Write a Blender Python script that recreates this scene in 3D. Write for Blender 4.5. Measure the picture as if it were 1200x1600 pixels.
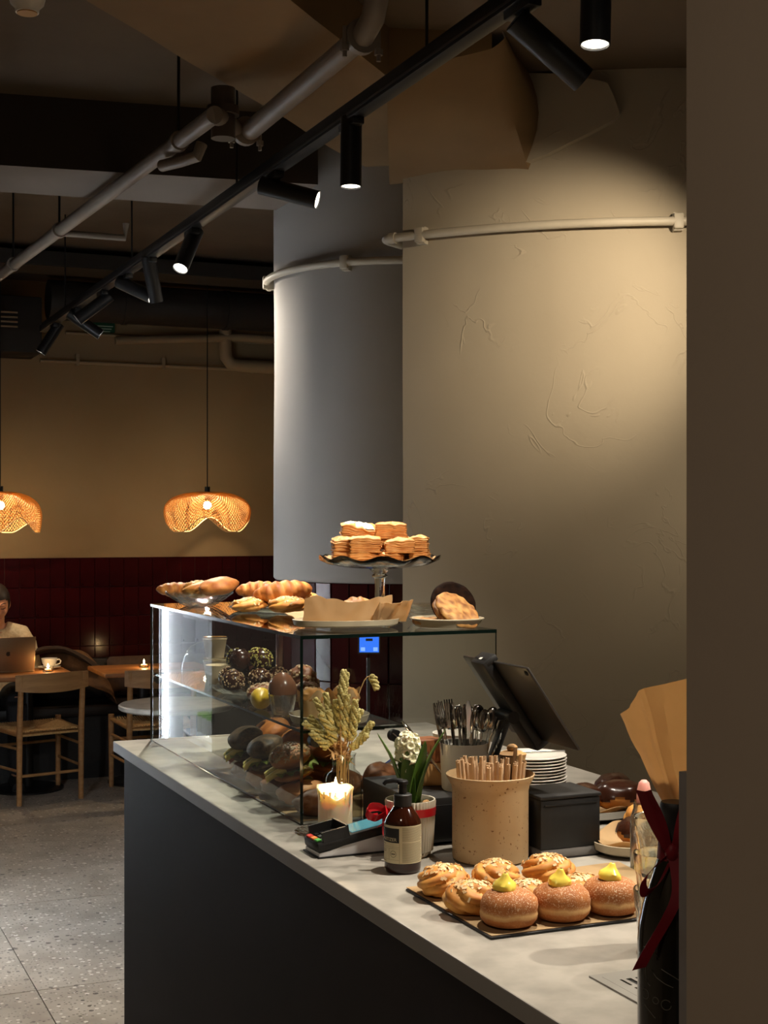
import bpy, bmesh, math, random
from math import sin, cos, pi, radians, sqrt, atan2
from mathutils import Vector as V, Matrix, Euler, noise

for o in list(bpy.data.objects):
    bpy.data.objects.remove(o, do_unlink=True)
SC = bpy.context.scene
COL = SC.collection
random.seed(7)

# ------------------------------------------------------------------ camera
YAW = math.atan(965 / 2250)
cam_d = bpy.data.cameras.new('camera')
cam_d.sensor_fit = 'VERTICAL'
cam_d.sensor_height = 24
cam_d.lens = 24 * 2250 / 1600
cam_d.shift_y = 15 / 1600
cam_d.clip_start = .02
cam = bpy.data.objects.new('camera', cam_d)
COL.objects.link(cam)
cam.location = (0, 0, 1.66)
cam.rotation_euler = (pi / 2, 0, -YAW)
SC.camera = cam

# ------------------------------------------------------------------ world, exposure
w = bpy.data.worlds.new('world')
SC.world = w
w.use_nodes = True
w.node_tree.nodes['Background'].inputs[0].default_value = (1, .84, .66, 1)
w.node_tree.nodes['Background'].inputs[1].default_value = .016
SC.view_settings.view_transform = 'Standard'
SC.view_settings.look = 'None'
SC.view_settings.gamma = 1
SC.view_settings.exposure = 1.6
SC.view_settings.use_curve_mapping = False
SC.cycles.transparent_max_bounces = 32
SC.cycles.max_bounces = 10
SC.cycles.sample_clamp_indirect = 4
SC.cycles.caustics_reflective = False
SC.cycles.caustics_refractive = False

WARM = (1, .83, .60)
NEUT = (1, .905, .765)
COOL = (.86, .93, 1.0)
# track spotlights: key -> (place along the track, aim direction, watts, cone degrees, blend, colour)
TRACK_X, TRACK_Z = 1.44, 2.75
SPOTS = {
    'tray':     ((1.44, 2.34), (-.06, -.06, -1),      34, 64, .8, NEUT),
    'fore':     ((1.44, 1.75), (-.12, 1.62, -1.12),   40, 46, .8, NEUT),
    'curve':    ((1.44, 2.63), (.79, -.12, -.60),     14, 50, .9, NEUT),
    'case':     ((1.44, 3.58), (-.02, -.03, -1),      44, 70, .8, NEUT),
    'aisle':    ((1.44, 4.22), (.80, -.52, -.28),     10, 70, 1., NEUT),
    'front':    ((1.44, 5.15), (-.40, -.35, -.80),    56, 96, .9, NEUT),
    'away':     ((1.44, 5.78), (.25, .22, -.95),       2, 50, .8, WARM),
    'column':   ((1.44, 6.20), (.58, -.60, -.38),     26, 70, .9, NEUT),
    'seats':    ((1.44, 6.69), (-.75, .16, -.60),      2, 50, .8, WARM),
    'hall':     ((1.44, 7.30), (.79, -.18, -.55),      5, 50, .8, WARM),
    'end':      ((1.44, 7.90), (-.50, .10, -.82),      2, 60, .8, WARM),
}

# ------------------------------------------------------------------ helpers
class G:
    """collects shapes into one bmesh"""
    def __init__(s):
        s.b = bmesh.new()
        s.mi = 0
    def _add(s, vs, fs):
        bv = [s.b.verts.new(v) for v in vs]
        for f in fs:
            try:
                nf = s.b.faces.new([bv[i] for i in f])
                nf.material_index = s.mi
            except ValueError:
                pass
        return s
    def box(s, c, d, m=None, bev=0, seg=2):
        x, y, z = d[0] / 2, d[1] / 2, d[2] / 2
        if bev:
            t = bmesh.new()
            bmesh.ops.create_cube(t, size=1)
            bmesh.ops.scale(t, vec=d, verts=t.verts)
            bmesh.ops.bevel(t, geom=t.edges[:], offset=bev, segments=seg, affect='EDGES', profile=.5)
            vs = [v.co.copy() for v in t.verts]
            t.verts.index_update()
            fs = [[v.index for v in f.verts] for f in t.faces]
            t.free()
        else:
            vs = [V((a * x, b * y, e * z)) for a in (-1, 1) for b in (-1, 1) for e in (-1, 1)]
            fs = [(0, 1, 3, 2), (4, 6, 7, 5), (0, 4, 5, 1), (2, 3, 7, 6), (0, 2, 6, 4), (1, 5, 7, 3)]
        if m is not None:
            vs = [m @ v for v in vs]
        c = V(c)
        return s._add([v + c for v in vs], fs)
    def tube(s, pts, r, seg=10, caps=True, flat=1.0):
        pts = [V(p) for p in pts]
        n = len(pts)
        rs = r if isinstance(r, (list, tuple)) else [r] * n
        vs, fs = [], []
        up = None
        for i, p in enumerate(pts):
            t = (pts[min(i + 1, n - 1)] - pts[max(i - 1, 0)]).normalized()
            if up is None:
                up = V((0, 0, 1)) if abs(t.z) < .9 else V((1, 0, 0))
            a = t.cross(up)
            if a.length < 1e-5:
                a = t.orthogonal()
            a.normalize()
            bb = a.cross(t).normalized()
            up = bb
            for k in range(seg):
                q = 2 * pi * k / seg
                vs.append(p + (a * cos(q) + bb * sin(q) * flat) * rs[i])
        for i in range(n - 1):
            for k in range(seg):
                k2 = (k + 1) % seg
                fs.append((i * seg + k, i * seg + k2, (i + 1) * seg + k2, (i + 1) * seg + k))
        if caps:
            fs.append(tuple(range(seg))[::-1])
            fs.append(tuple((n - 1) * seg + k for k in range(seg)))
        return s._add(vs, fs)
    def cyl(s, p0, p1, r0, r1=None, seg=20, caps=True):
        return s.tube([p0, p1], [r0, r0 if r1 is None else r1], seg, caps)
    def surf(s, f, nu, nv, cu=False, cv=False):
        mu, mv = (nu if cu else nu + 1), (nv if cv else nv + 1)
        vs = [V(f(i / nu, j / nv)) for i in range(mu) for j in range(mv)]
        fs = []
        for i in range(nu):
            for j in range(nv):
                i2, j2 = (i + 1) % mu if cu else i + 1, (j + 1) % mv if cv else j + 1
                fs.append((i * mv + j, i2 * mv + j, i2 * mv + j2, i * mv + j2))
        return s._add(vs, fs)
    def lathe(s, prof, seg=32, c=(0, 0, 0), wob=None):
        c = V(c)
        n = len(prof)
        def f(u, v):
            r, z = prof[min(int(round(v * (n - 1))), n - 1)]
            q = 2 * pi * u
            if wob:
                r, z = wob(q, r, z)
            return c + V((r * cos(q), r * sin(q), z))
        return s.surf(f, seg, n - 1, cu=True)
    def ball(s, c, r, nu=20, nv=12, fn=None, m=None):
        c = V(c)
        r = r if isinstance(r, (tuple, list)) else (r, r, r)
        def f(u, v):
            q, h = 2 * pi * u, pi * (v - .5)
            n = V((cos(h) * cos(q), cos(h) * sin(q), sin(h)))
            k = 1 + (fn(n, q, h) if fn else 0)
            p = V((n.x * r[0] * k, n.y * r[1] * k, n.z * r[2] * k))
            if m is not None:
                p = m @ p
            return c + p
        return s.surf(f, nu, nv, cu=True)
    def prism(s, poly, z0, z1):
        n = len(poly)
        vs = [V((p[0], p[1], z0)) for p in poly] + [V((p[0], p[1], z1)) for p in poly]
        fs = [tuple(range(n))[::-1], tuple(range(n, 2 * n))]
        fs += [(i, (i + 1) % n, n + (i + 1) % n, n + i) for i in range(n)]
        return s._add(vs, fs)
    def sheet(s, f, nu, nv, th=.0008):
        """thin solid sheet: a surface and its back, joined round the rim"""
        top = [[V(f(i / nu, j / nv)) for j in range(nv + 1)] for i in range(nu + 1)]
        vs, fs = [], []
        W = nv + 1
        nor = []
        for i in range(nu + 1):
            for j in range(nv + 1):
                du = top[min(i + 1, nu)][j] - top[max(i - 1, 0)][j]
                dv = top[i][min(j + 1, nv)] - top[i][max(j - 1, 0)]
                n = du.cross(dv)
                nor.append(n.normalized() if n.length > 1e-12 else V((0, 0, 1)))
        for i in range(nu + 1):
            for j in range(nv + 1):
                vs.append(top[i][j])
        for i in range(nu + 1):
            for j in range(nv + 1):
                vs.append(top[i][j] - nor[i * W + j] * th)
        N = (nu + 1) * W
        for i in range(nu):
            for j in range(nv):
                q = (i * W + j, (i + 1) * W + j, (i + 1) * W + j + 1, i * W + j + 1)
                fs.append(q)
                fs.append(tuple(N + k for k in q[::-1]))
        rim = [(i, 0) for i in range(nu)] + [(nu, j) for j in range(nv)] + [(i, nv) for i in range(nu, 0, -1)] + [(0, j) for j in range(nv, 0, -1)]
        R = [i * W + j for i, j in rim]
        for k in range(len(R)):
            a, b2 = R[k], R[(k + 1) % len(R)]
            fs.append((b2, a, N + a, N + b2))
        return s._add(vs, fs)
    def mesh(s, name, mats, smooth=True, ang=40, merge=True):
        if merge:
            bmesh.ops.remove_doubles(s.b, verts=s.b.verts, dist=1e-5)
        bmesh.ops.recalc_face_normals(s.b, faces=s.b.faces)
        me = bpy.data.meshes.new(name)
        s.b.to_mesh(me)
        s.b.free()
        for m in (mats if isinstance(mats, (list, tuple)) else [mats]):
            me.materials.append(m)
        if smooth:
            me.polygons.foreach_set('use_smooth', [True] * len(me.polygons))
            me.set_sharp_from_angle(angle=radians(ang))
        return me
    def obj(s, name, mats, parent=None, loc=(0, 0, 0), rot=(0, 0, 0), **k):
        return link(name, s.mesh(name, mats, **k), parent, loc, rot)

def link(name, data, parent=None, loc=(0, 0, 0), rot=(0, 0, 0)):
    o = bpy.data.objects.new(name, data)
    COL.objects.link(o)
    o.location = loc
    o.rotation_euler = rot
    o.parent = parent
    return o

def tag(o, label, cat, group=None, kind=None):
    o['label'] = label
    o['category'] = cat
    if group:
        o['group'] = group
    if kind:
        o['kind'] = kind
    return o

def thing(name, label, cat, loc=(0, 0, 0), rz=0, group=None, rot=None):
    o = link(name, None, None, loc, rot or (0, 0, rz))
    o.empty_display_size = .05
    return tag(o, label, cat, group)

def struct(o, label=None, cat='structure'):
    o['kind'] = 'structure'
    if label:
        o['label'] = label
        o['category'] = cat
    return o

def copy_tree(o, parent=None, label=None, group=None, loc=None, rot=None):
    c = o.copy()
    COL.objects.link(c)
    if parent is not None:
        c.parent = parent
    if label:
        c['label'] = label
    if group:
        c['group'] = group
    if loc is not None:
        c.location = loc
    if rot is not None:
        c.rotation_euler = rot
    for ch in [x for x in bpy.data.objects if x.parent == o]:
        copy_tree(ch, c)
    return c

def rot_to(d):
    return V(d).normalized().to_track_quat('Z', 'Y').to_matrix()

# ------------------------------------------------------------------ materials
def lin(c):
    """sRGB 0-255 triple to linear"""
    return tuple((x / 255 / 12.92) if x / 255 <= .04045 else ((x / 255 + .055) / 1.055) ** 2.4 for x in c)

def mat(name, c, rough=.6, metal=0, c2=None, scale=8, detail=6, lo=.35, hi=.65, bump=0, bscale=None, bdist=.002,
        spec=.5, sss=0, trans=0, stretch=None, coat=0, emit=None, estr=0, coords='Object', ior=1.45):
    m = bpy.data.materials.new(name)
    m.use_nodes = True
    nt = m.node_tree
    p = nt.nodes['Principled BSDF']
    p.inputs['Base Color'].default_value = (*lin(c), 1)
    p.inputs['Roughness'].default_value = rough
    p.inputs['Metallic'].default_value = metal
    p.inputs['Specular IOR Level'].default_value = spec
    p.inputs['IOR'].default_value = ior
    if sss:
        p.inputs['Subsurface Weight'].default_value = sss
        p.inputs['Subsurface Radius'].default_value = (.02, .012, .006)
        p.inputs['Subsurface Scale'].default_value = .5
    if trans:
        p.inputs['Transmission Weight'].default_value = trans
    if coat:
        p.inputs['Coat Weight'].default_value = coat
        p.inputs['Coat Roughness'].default_value = .15
    if emit:
        p.inputs['Emission Color'].default_value = (*emit, 1)
        p.inputs['Emission Strength'].default_value = estr
    tc = nt.nodes.new('ShaderNodeTexCoord')
    src = tc.outputs[coords]
    if stretch:
        mp = nt.nodes.new('ShaderNodeMapping')
        mp.inputs['Scale'].default_value = stretch
        nt.links.new(src, mp.inputs['Vector'])
        src = mp.outputs[0]
    if c2 is not None:
        n = nt.nodes.new('ShaderNodeTexNoise')
        n.inputs['Scale'].default_value = scale
        n.inputs['Detail'].default_value = detail
        nt.links.new(src, n.inputs['Vector'])
        r = nt.nodes.new('ShaderNodeValToRGB')
        r.color_ramp.elements[0].position = lo
        r.color_ramp.elements[0].color = (*lin(c), 1)
        r.color_ramp.elements[1].position = hi
        r.color_ramp.elements[1].color = (*lin(c2), 1)
        nt.links.new(n.outputs['Fac'], r.inputs['Fac'])
        nt.links.new(r.outputs['Color'], p.inputs['Base Color'])
    if bump:
        n2 = nt.nodes.new('ShaderNodeTexNoise')
        n2.inputs['Scale'].default_value = bscale or scale
        n2.inputs['Detail'].default_value = 8
        nt.links.new(src, n2.inputs['Vector'])
        b = nt.nodes.new('ShaderNodeBump')
        b.inputs['Strength'].default_value = bump
        b.inputs['Distance'].default_value = bdist
        nt.links.new(n2.outputs['Fac'], b.inputs['Height'])
        nt.links.new(b.outputs['Normal'], p.inputs['Normal'])
    return m

def glass(name, tint=(.93, .97, .95), ior=1.5, rough=0, gain=1.0, bump=0, bscale=30):
    """thin clear glass: lets light straight through, reflects by Fresnel on its outer side"""
    m = bpy.data.materials.new(name)
    m.use_nodes = True
    nt = m.node_tree
    nt.nodes.remove(nt.nodes['Principled BSDF'])
    out = nt.nodes['Material Output']
    tr = nt.nodes.new('ShaderNodeBsdfTransparent')
    tr.inputs['Color'].default_value = (*tint, 1)
    gl = nt.nodes.new('ShaderNodeBsdfGlossy')
    gl.inputs['Roughness'].default_value = rough
    fr = nt.nodes.new('ShaderNodeFresnel')
    fr.inputs['IOR'].default_value = ior
    geo = nt.nodes.new('ShaderNodeNewGeometry')
    inv = nt.nodes.new('ShaderNodeMath')
    inv.operation = 'SUBTRACT'
    inv.inputs[0].default_value = 1
    nt.links.new(geo.outputs['Backfacing'], inv.inputs[1])
    mu = nt.nodes.new('ShaderNodeMath')
    mu.operation = 'MULTIPLY'
    mu.use_clamp = True
    nt.links.new(fr.outputs[0], mu.inputs[0])
    nt.links.new(inv.outputs[0], mu.inputs[1])
    m2 = nt.nodes.new('ShaderNodeMath')
    m2.operation = 'MULTIPLY'
    m2.use_clamp = True
    m2.inputs[1].default_value = gain
    nt.links.new(mu.outputs[0], m2.inputs[0])
    mu = m2
    if bump:
        n2 = nt.nodes.new('ShaderNodeTexNoise')
        n2.inputs['Scale'].default_value = bscale
        tc = nt.nodes.new('ShaderNodeTexCoord')
        nt.links.new(tc.outputs['Object'], n2.inputs['Vector'])
        b = nt.nodes.new('ShaderNodeBump')
        b.inputs['Strength'].default_value = bump
        b.inputs['Distance'].default_value = .004
        nt.links.new(n2.outputs['Fac'], b.inputs['Height'])
        nt.links.new(b.outputs['Normal'], gl.inputs['Normal'])
        nt.links.new(b.outputs['Normal'], fr.inputs['Normal'])
    mix = nt.nodes.new('ShaderNodeMixShader')
    nt.links.new(mu.outputs[0], mix.inputs[0])
    nt.links.new(tr.outputs[0], mix.inputs[1])
    nt.links.new(gl.outputs[0], mix.inputs[2])
    nt.links.new(mix.outputs[0], out.inputs['Surface'])
    return m

def glow(name, c, s):
    m = bpy.data.materials.new(name)
    m.use_nodes = True
    nt = m.node_tree
    nt.nodes.remove(nt.nodes['Principled BSDF'])
    e = nt.nodes.new('ShaderNodeEmission')
    e.inputs['Color'].default_value = (*c, 1)
    e.inputs['Strength'].default_value = s
    nt.links.new(e.outputs[0], nt.nodes['Material Output'].inputs['Surface'])
    return m

def plaster(name, c, c2, marks=0.0):
    """trowelled plaster: blotchy colour, fine bump and long trowel ridges"""
    m = mat(name, c, .85, c2=c2, scale=1.3, detail=5, lo=.3, hi=.7, bump=.25, bscale=14, bdist=.006, spec=.25)
    if marks:
        nt = m.node_tree
        p = nt.nodes['Principled BSDF']
        b0 = [n for n in nt.nodes if n.type == 'BUMP'][0]
        tc = [n for n in nt.nodes if n.type == 'TEX_COORD'][0]
        n = nt.nodes.new('ShaderNodeTexNoise')
        n.inputs['Scale'].default_value = 4.2
        n.inputs['Detail'].default_value = 3
        n.inputs['Distortion'].default_value = 1.2
        nt.links.new(tc.outputs['Object'], n.inputs['Vector'])
        r = nt.nodes.new('ShaderNodeValToRGB')
        e = r.color_ramp.elements
        e[0].position, e[0].color = .485, (0, 0, 0, 1)
        e[1].position, e[1].color = .515, (0, 0, 0, 1)
        k = e.new(.50)
        k.color = (1, 1, 1, 1)
        nt.links.new(n.outputs['Fac'], r.inputs['Fac'])
        n3 = nt.nodes.new('ShaderNodeTexNoise')
        n3.inputs['Scale'].default_value = 3.5
        nt.links.new(tc.outputs['Object'], n3.inputs['Vector'])
        r3 = nt.nodes.new('ShaderNodeValToRGB')
        r3.color_ramp.elements[0].position = .52
        r3.color_ramp.elements[1].position = .62
        nt.links.new(n3.outputs['Fac'], r3.inputs['Fac'])
        mu = nt.nodes.new('ShaderNodeMath')
        mu.operation = 'MULTIPLY'
        nt.links.new(r.outputs['Color'], mu.inputs[0])
        nt.links.new(r3.outputs['Color'], mu.inputs[1])
        b = nt.nodes.new('ShaderNodeBump')
        b.inputs['Strength'].default_value = marks
        b.inputs['Distance'].default_value = .01
        nt.links.new(mu.outputs[0], b.inputs['Height'])
        nt.links.new(b0.outputs['Normal'], b.inputs['Normal'])
        nt.links.new(b.outputs['Normal'], p.inputs['Normal'])
    return m

def terrazzo(name):
    m = mat(name, (150, 140, 128), .42, c2=(176, 167, 154), scale=5, bump=.05, bscale=60, spec=.5)
    nt = m.node_tree
    p = nt.nodes['Principled BSDF']
    ramp = [n for n in nt.nodes if n.type == 'VALTORGB'][0]
    tc = [n for n in nt.nodes if n.type == 'TEX_COORD'][0]
    last = ramp.outputs['Color']
    for sc_, th, colr, dist in ((34, .16, (212, 206, 196), .02), (22, .13, (92, 86, 80), .03), (70, .2, (120, 112, 104), .0)):
        vo = nt.nodes.new('ShaderNodeTexVoronoi')
        vo.inputs['Scale'].default_value = sc_
        vo.inputs['Randomness'].default_value = 1
        mp = nt.nodes.new('ShaderNodeMapping')
        mp.inputs['Location'].default_value = (sc_, sc_ * .3, 0)
        nt.links.new(tc.outputs['Object'], mp.inputs['Vector'])
        nt.links.new(mp.outputs[0], vo.inputs['Vector'])
        wn = nt.nodes.new('ShaderNodeMath')
        wn.operation = 'LESS_THAN'
        nt.links.new(vo.outputs['Distance'], wn.inputs[0])
        # chip size differs from cell to cell
        sep = nt.nodes.new('ShaderNodeSeparateColor')
        nt.links.new(vo.outputs['Color'], sep.inputs[0])
        mu = nt.nodes.new('ShaderNodeMath')
        mu.operation = 'MULTIPLY'
        mu.inputs[1].default_value = th * 2
        nt.links.new(sep.outputs[0], mu.inputs[0])
        nt.links.new(mu.outputs[0], wn.inputs[1])
        mx = nt.nodes.new('ShaderNodeMix')
        mx.data_type = 'RGBA'
        nt.links.new(wn.outputs[0], mx.inputs['Factor'])
        nt.links.new(last, mx.inputs['A'])
        mx.inputs['B'].default_value = (*lin(colr), 1)
        last = mx.outputs['Result']
    nt.links.new(last, p.inputs['Base Color'])
    return m

def wood(name, c, c2, rough=.5, stretch=(1, 14, 14), scale=3):
    return mat(name, c, rough, c2=c2, scale=scale, detail=8, lo=.3, hi=.7, bump=.08, bscale=scale * 2, stretch=stretch)

M = {}
M['wall_tan'] = plaster('tan plaster', (150, 126, 92), (138, 114, 80))
M['wall_dark'] = plaster('dark plaster', (146, 132, 116), (138, 124, 108))
M['wall_curve'] = plaster('curved wall plaster', (168, 156, 136), (158, 146, 126), marks=.32)
M['wall_col'] = plaster('column plaster', (160, 154, 148), (150, 145, 140))
M['ceil'] = plaster('ceiling concrete', (106, 90, 72), (84, 70, 55))
M['ceil_br'] = plaster('brown concrete', (136, 110, 78), (112, 88, 60))
M['beam_dark'] = plaster('dark beam side', (62, 54, 48), (50, 44, 40))
M['beam_lit'] = plaster('lit beam underside', (128, 118, 108), (118, 108, 100))  # beam underside made paler, lamp light put into its colour
M['floor'] = terrazzo('terrazzo floor')
M['grout'] = mat('grout', (70, 62, 56), .9)
M['tile'] = mat('oxblood glazed tile', (52, 9, 11), .16, c2=(38, 6, 8), scale=3, bump=.12, bscale=9, bdist=.004, spec=.35)
M['tile_grout'] = mat('tile grout', (74, 40, 36), .9)
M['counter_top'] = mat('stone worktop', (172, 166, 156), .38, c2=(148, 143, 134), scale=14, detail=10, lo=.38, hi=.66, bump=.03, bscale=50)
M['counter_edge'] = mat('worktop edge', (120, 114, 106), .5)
M['counter_front'] = mat('counter laminate', (38, 30, 25), .7, c2=(34, 27, 23), scale=3, spec=.1)
M['black'] = mat('black metal', (20, 20, 21), .42, spec=.4)
M['black_soft'] = mat('black plastic', (24, 23, 23), .55, c2=(30, 29, 28), scale=60)
M['pipe'] = mat('painted pipe', (134, 124, 114), .5, c2=(120, 110, 100), scale=5, bump=.1, bscale=12)
M['pipe_dark'] = mat('dark pipe fitting', (70, 62, 56), .55)
M['pipe_pale'] = mat('pale painted conduit', (182, 172, 154), .5, c2=(170, 160, 142), scale=5, bump=.1, bscale=14)
M['pipe_tan'] = mat('tan painted conduit', (150, 128, 96), .6)
M['duct'] = mat('dark duct', (40, 34, 28), .6)
M['glass_case'] = glass('case glass', (.935, .955, .945))
M['glass_edge'] = mat('glass edge', (10, 22, 18), .12, spec=.6)
M['glass'] = glass('clear glass', (.93, .945, .935), gain=2.0)
M['glass_cut'] = mat('pressed glass', (244, 246, 242), .03, trans=1.0, bump=.35, bscale=60, bdist=.003, ior=1.45)
M['steel'] = mat('brushed steel', (176, 174, 170), .28, 1)
M['chrome'] = mat('polished steel', (205, 203, 200), .12, 1)
M['lens'] = glow('spot lens', (1, .93, .82), 9)
M['oak'] = wood('pale oak', (176, 132, 84), (150, 108, 66))
M['oak_top'] = wood('oak table top', (170, 112, 60), (140, 88, 44))
M['cord'] = mat('woven paper cord', (196, 158, 104), .8, c2=(168, 130, 82), scale=90, bump=.5, bscale=120)
M['white'] = mat('white glaze', (226, 222, 212), .3)
M['cream_plate'] = mat('stoneware glaze', (188, 176, 150), .35, c2=(176, 163, 138), scale=20)
M['kraft'] = mat('kraft paper', (208, 170, 120), .8, c2=(188, 148, 98), scale=12, detail=9, bump=.35, bscale=20, bdist=.004)
M['parch'] = mat('baking parchment', (206, 176, 132), .7, c2=(194, 163, 118), scale=10, bump=.3, bscale=24, bdist=.003)

def backlit(m, c, k):
    """let part of the light through a thin sheet"""
    nt = m.node_tree
    p = nt.nodes['Principled BSDF']
    t_ = nt.nodes.new('ShaderNodeBsdfTranslucent')
    t_.inputs['Color'].default_value = (*lin(c), 1)
    x = nt.nodes.new('ShaderNodeMixShader')
    x.inputs[0].default_value = k
    nt.links.new(p.outputs[0], x.inputs[1])
    nt.links.new(t_.outputs[0], x.inputs[2])
    nt.links.new(x.outputs[0], nt.nodes['Material Output'].inputs['Surface'])
backlit(M['kraft'], (244, 214, 168), .5)
backlit(M['parch'], (226, 190, 140), .35)
M['grate'] = mat('matt steel grate', (150, 147, 140), .45, .3)
M['glass_plate'] = glass('pressed glass plate', (.94, .95, .94), gain=3.0, bump=1.0, bscale=90)

# ================================================================== the room
CZ = 3.27
# floor: big stone slabs with fine joints
fl = struct(G().box((1.2, 3.6, -.03), (6.2, 13, .05)).obj('floor', M['grout'], smooth=False))
FT = 1.2
slab = G().box((0, 0, 0), (FT - .004, FT - .004, .02)).mesh('floor_tile', M['floor'], smooth=False)
for i in range(-3, 3):
    for j in range(-6, 5):
        x, y = .88 + FT * (i + .5), 5.17 + FT * (j + .5)
        if -1.9 < x < 4.3 and -2.6 < y < 10.2:
            link('floor_tile', slab, fl, (x, y, -.010))

def wallbox(name, x0, x1, y0, y1, z0, z1, m):
    return struct(G().box(((x0 + x1) / 2, (y0 + y1) / 2, (z0 + z1) / 2), (x1 - x0, y1 - y0, z1 - z0)).obj(name, m, smooth=False))

WY = 9.78
WAIN = 1.416
wb = wallbox('wall_back', -.4, 4.4, WY, WY + .2, 0, CZ, M['wall_tan'])
wallbox('wall_left', -1.4, -1.25, -2.7, 5.0, 0, CZ, M['wall_dark'])
wallbox('wall_left', -.42, -.27, 5.15, WY, 0, CZ, M['wall_dark'])
wallbox('wall_corner', -1.4, -.27, 5.0, 5.15, 0, CZ, M['wall_dark'])
wallbox('wall_front', -1.4, 4.4, -2.8, -2.65, 0, CZ, M['wall_dark'])
wallbox('wall_right', 4.25, 4.4, -2.65, WY, 0, CZ, M['wall_dark'])

# glazed tile wainscot on the back wall, each tile a piece of its own
TW, TH = .1, .2
struct_back = G().box((2.0, WY - .005, WAIN / 2), (4.6, .008, WAIN)).obj('tile_bed', M['tile_grout'], wb, smooth=False)
tile_me = G().box((0, 0, 0), (TW - .0035, .012, TH - .0035), bev=.0018, seg=1).mesh('tile', M['tile'], smooth=False)
for i in range(-11, 29):
    for j in range(5):
        link('tile', tile_me, wb, (.95 + (i + .5) * TW, WY - .013, WAIN - (j + .5) * TH), (random.uniform(-.006, .006), 0, random.uniform(-.006, .006)))

# round column: plaster above, narrow glazed tiles below
CC, CR = V((2.44, 5.45)), .55
def colprof(z0, z1, r, n=2):
    return [(r, z0 + (z1 - z0) * k / n) for k in range(n + 1)]
def roughcol(q, r, z):
    return r + .004 * noise.noise(V((cos(q) * 2, sin(q) * 2, z * 1.5))), z
g = G().lathe([(0, 1.425), (CR - .006, 1.425), (CR, 1.432)] + colprof(1.45, CZ, CR, 20), 72, wob=roughcol)
colm = struct(g.obj('column', M['wall_col'], loc=(CC.x, CC.y, 0), ang=60))
core = G().lathe([(CR - .022, 0), (CR - .022, 1.43)], 72).obj('tile_bed', M['tile_grout'], colm)
NT = 43
tw = 2 * pi * (CR - .012) / NT
ctile = G().box((0, 0, 0), (.012, tw - .004, .19 - .0035), bev=.0018, seg=1).mesh('tile', M['tile'], smooth=False)
for i in range(NT):
    q = 2 * pi * i / NT
    if not (cos(q - radians(232)) > -.05):
        continue
    for j in range(5):
        z = 1.425 - (j + .5) * .19
        link('tile', ctile, colm, ((CR - .016) * cos(q), (CR - .016) * sin(q), z), (0, random.uniform(-.02, .02), q + random.uniform(-.03, .03)))

# big curved plaster wall in front of the column
AC, AR = V((3.47, 5.56)), 1.75
A0, A1 = radians(214.6), radians(304)
def arcpt(a, r, z):
    return V((AC.x + r * cos(a), AC.y + r * sin(a), z))
g = G()
nA, nZ = 90, 60
def rough(a, z):
    return .005 * noise.noise(V((a * 3, z * 1.2, 3.1))) + .0015 * noise.noise(V((a * 14, z * 8, 9)))
g.surf(lambda u, v: arcpt(A0 + (A1 - A0) * u, AR + rough(A0 + (A1 - A0) * u, CZ * v), CZ * v), nA, nZ)
g.surf(lambda u, v: arcpt(A0 + (A1 - A0) * u, AR - .3, CZ * v), nA, 2)
for a in (A0, A1):
    g.surf(lambda u, v: arcpt(a, AR - .3 + u * .3 + (rough(a, CZ * v) if u > .9 else 0), CZ * v), 1, nZ)
struct(g.obj('wall_curved', M['wall_curve'], ang=50))

# plaster swelling high on the curved wall
def wallpix(a, z):
    return a, z
poly = [(229.5, 2.85), (232, 2.875), (236, 2.93), (239, 2.975), (239.6, 2.995), (239.0, 3.05), (238.3, 3.10), (234, 3.135), (229.5, 3.15)]
g = G()
cen = (234, 3.03)
def swell(u, v):
    k = u * len(poly)
    i = int(k) % len(poly)
    f = k - int(k)
    p, q = poly[i], poly[(i + 1) % len(poly)]
    a, z = p[0] + (q[0] - p[0]) * f, p[1] + (q[1] - p[1]) * f
    s = 1 - .8 * max(0, v - .15) / .85 if v > .15 else 1
    a, z = cen[0] + (a - cen[0]) * s, cen[1] + (z - cen[1]) * s
    return arcpt(radians(a), AR + (-.01 if v == 0 else .032 * min(1, v / .15)), z)
g.surf(swell, 36, 6, cu=True)
bm_v = g.b
bmesh.ops.holes_fill(bm_v, edges=[e for e in bm_v.edges if e.is_boundary])
struct(g.obj('wall_swelling', M['wall_curve'], ang=60))

# wall end beside the camera: its long face lines up with the counter front
wallbox('wall_near', .955, 1.25, -.3, 1.36, 0, CZ, M['wall_dark'])

# ceiling and its beams
wallbox('ceiling', -1.4, 4.4, -2.8, WY + .2, CZ, CZ + .15, M['ceil'])
CN = 3.15            # lower ceiling over the near part of the room
wallbox('ceiling_near', -1.25, 4.25, -2.65, 5.25, CN, CZ, M['ceil'])
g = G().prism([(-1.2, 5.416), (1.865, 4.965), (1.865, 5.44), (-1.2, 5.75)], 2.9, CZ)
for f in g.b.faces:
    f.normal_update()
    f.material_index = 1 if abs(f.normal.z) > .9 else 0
struct(g.obj('ceiling_beam', [M['beam_dark'], M['beam_lit']], smooth=False))
def diag(y_x, s, z):
    """point on a line at 45 degrees across the room: y - x = y_x"""
    return V((s, s + y_x, z))
g = G()
rg = lambda p: p + V((0, 0, .008 * noise.noise(p * 3)))
sec = [(2.95, CZ), (2.95, 3.0), (2.26, 3.0), (2.26, CZ)]
g.surf(lambda u, v: rg(diag(sec[int(round(v * 3))][0], -.9 + 3.2 * u, sec[int(round(v * 3))][1])), 50, 3)
struct(g.obj('ceiling_beam', M['ceil_br'], ang=30))
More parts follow.
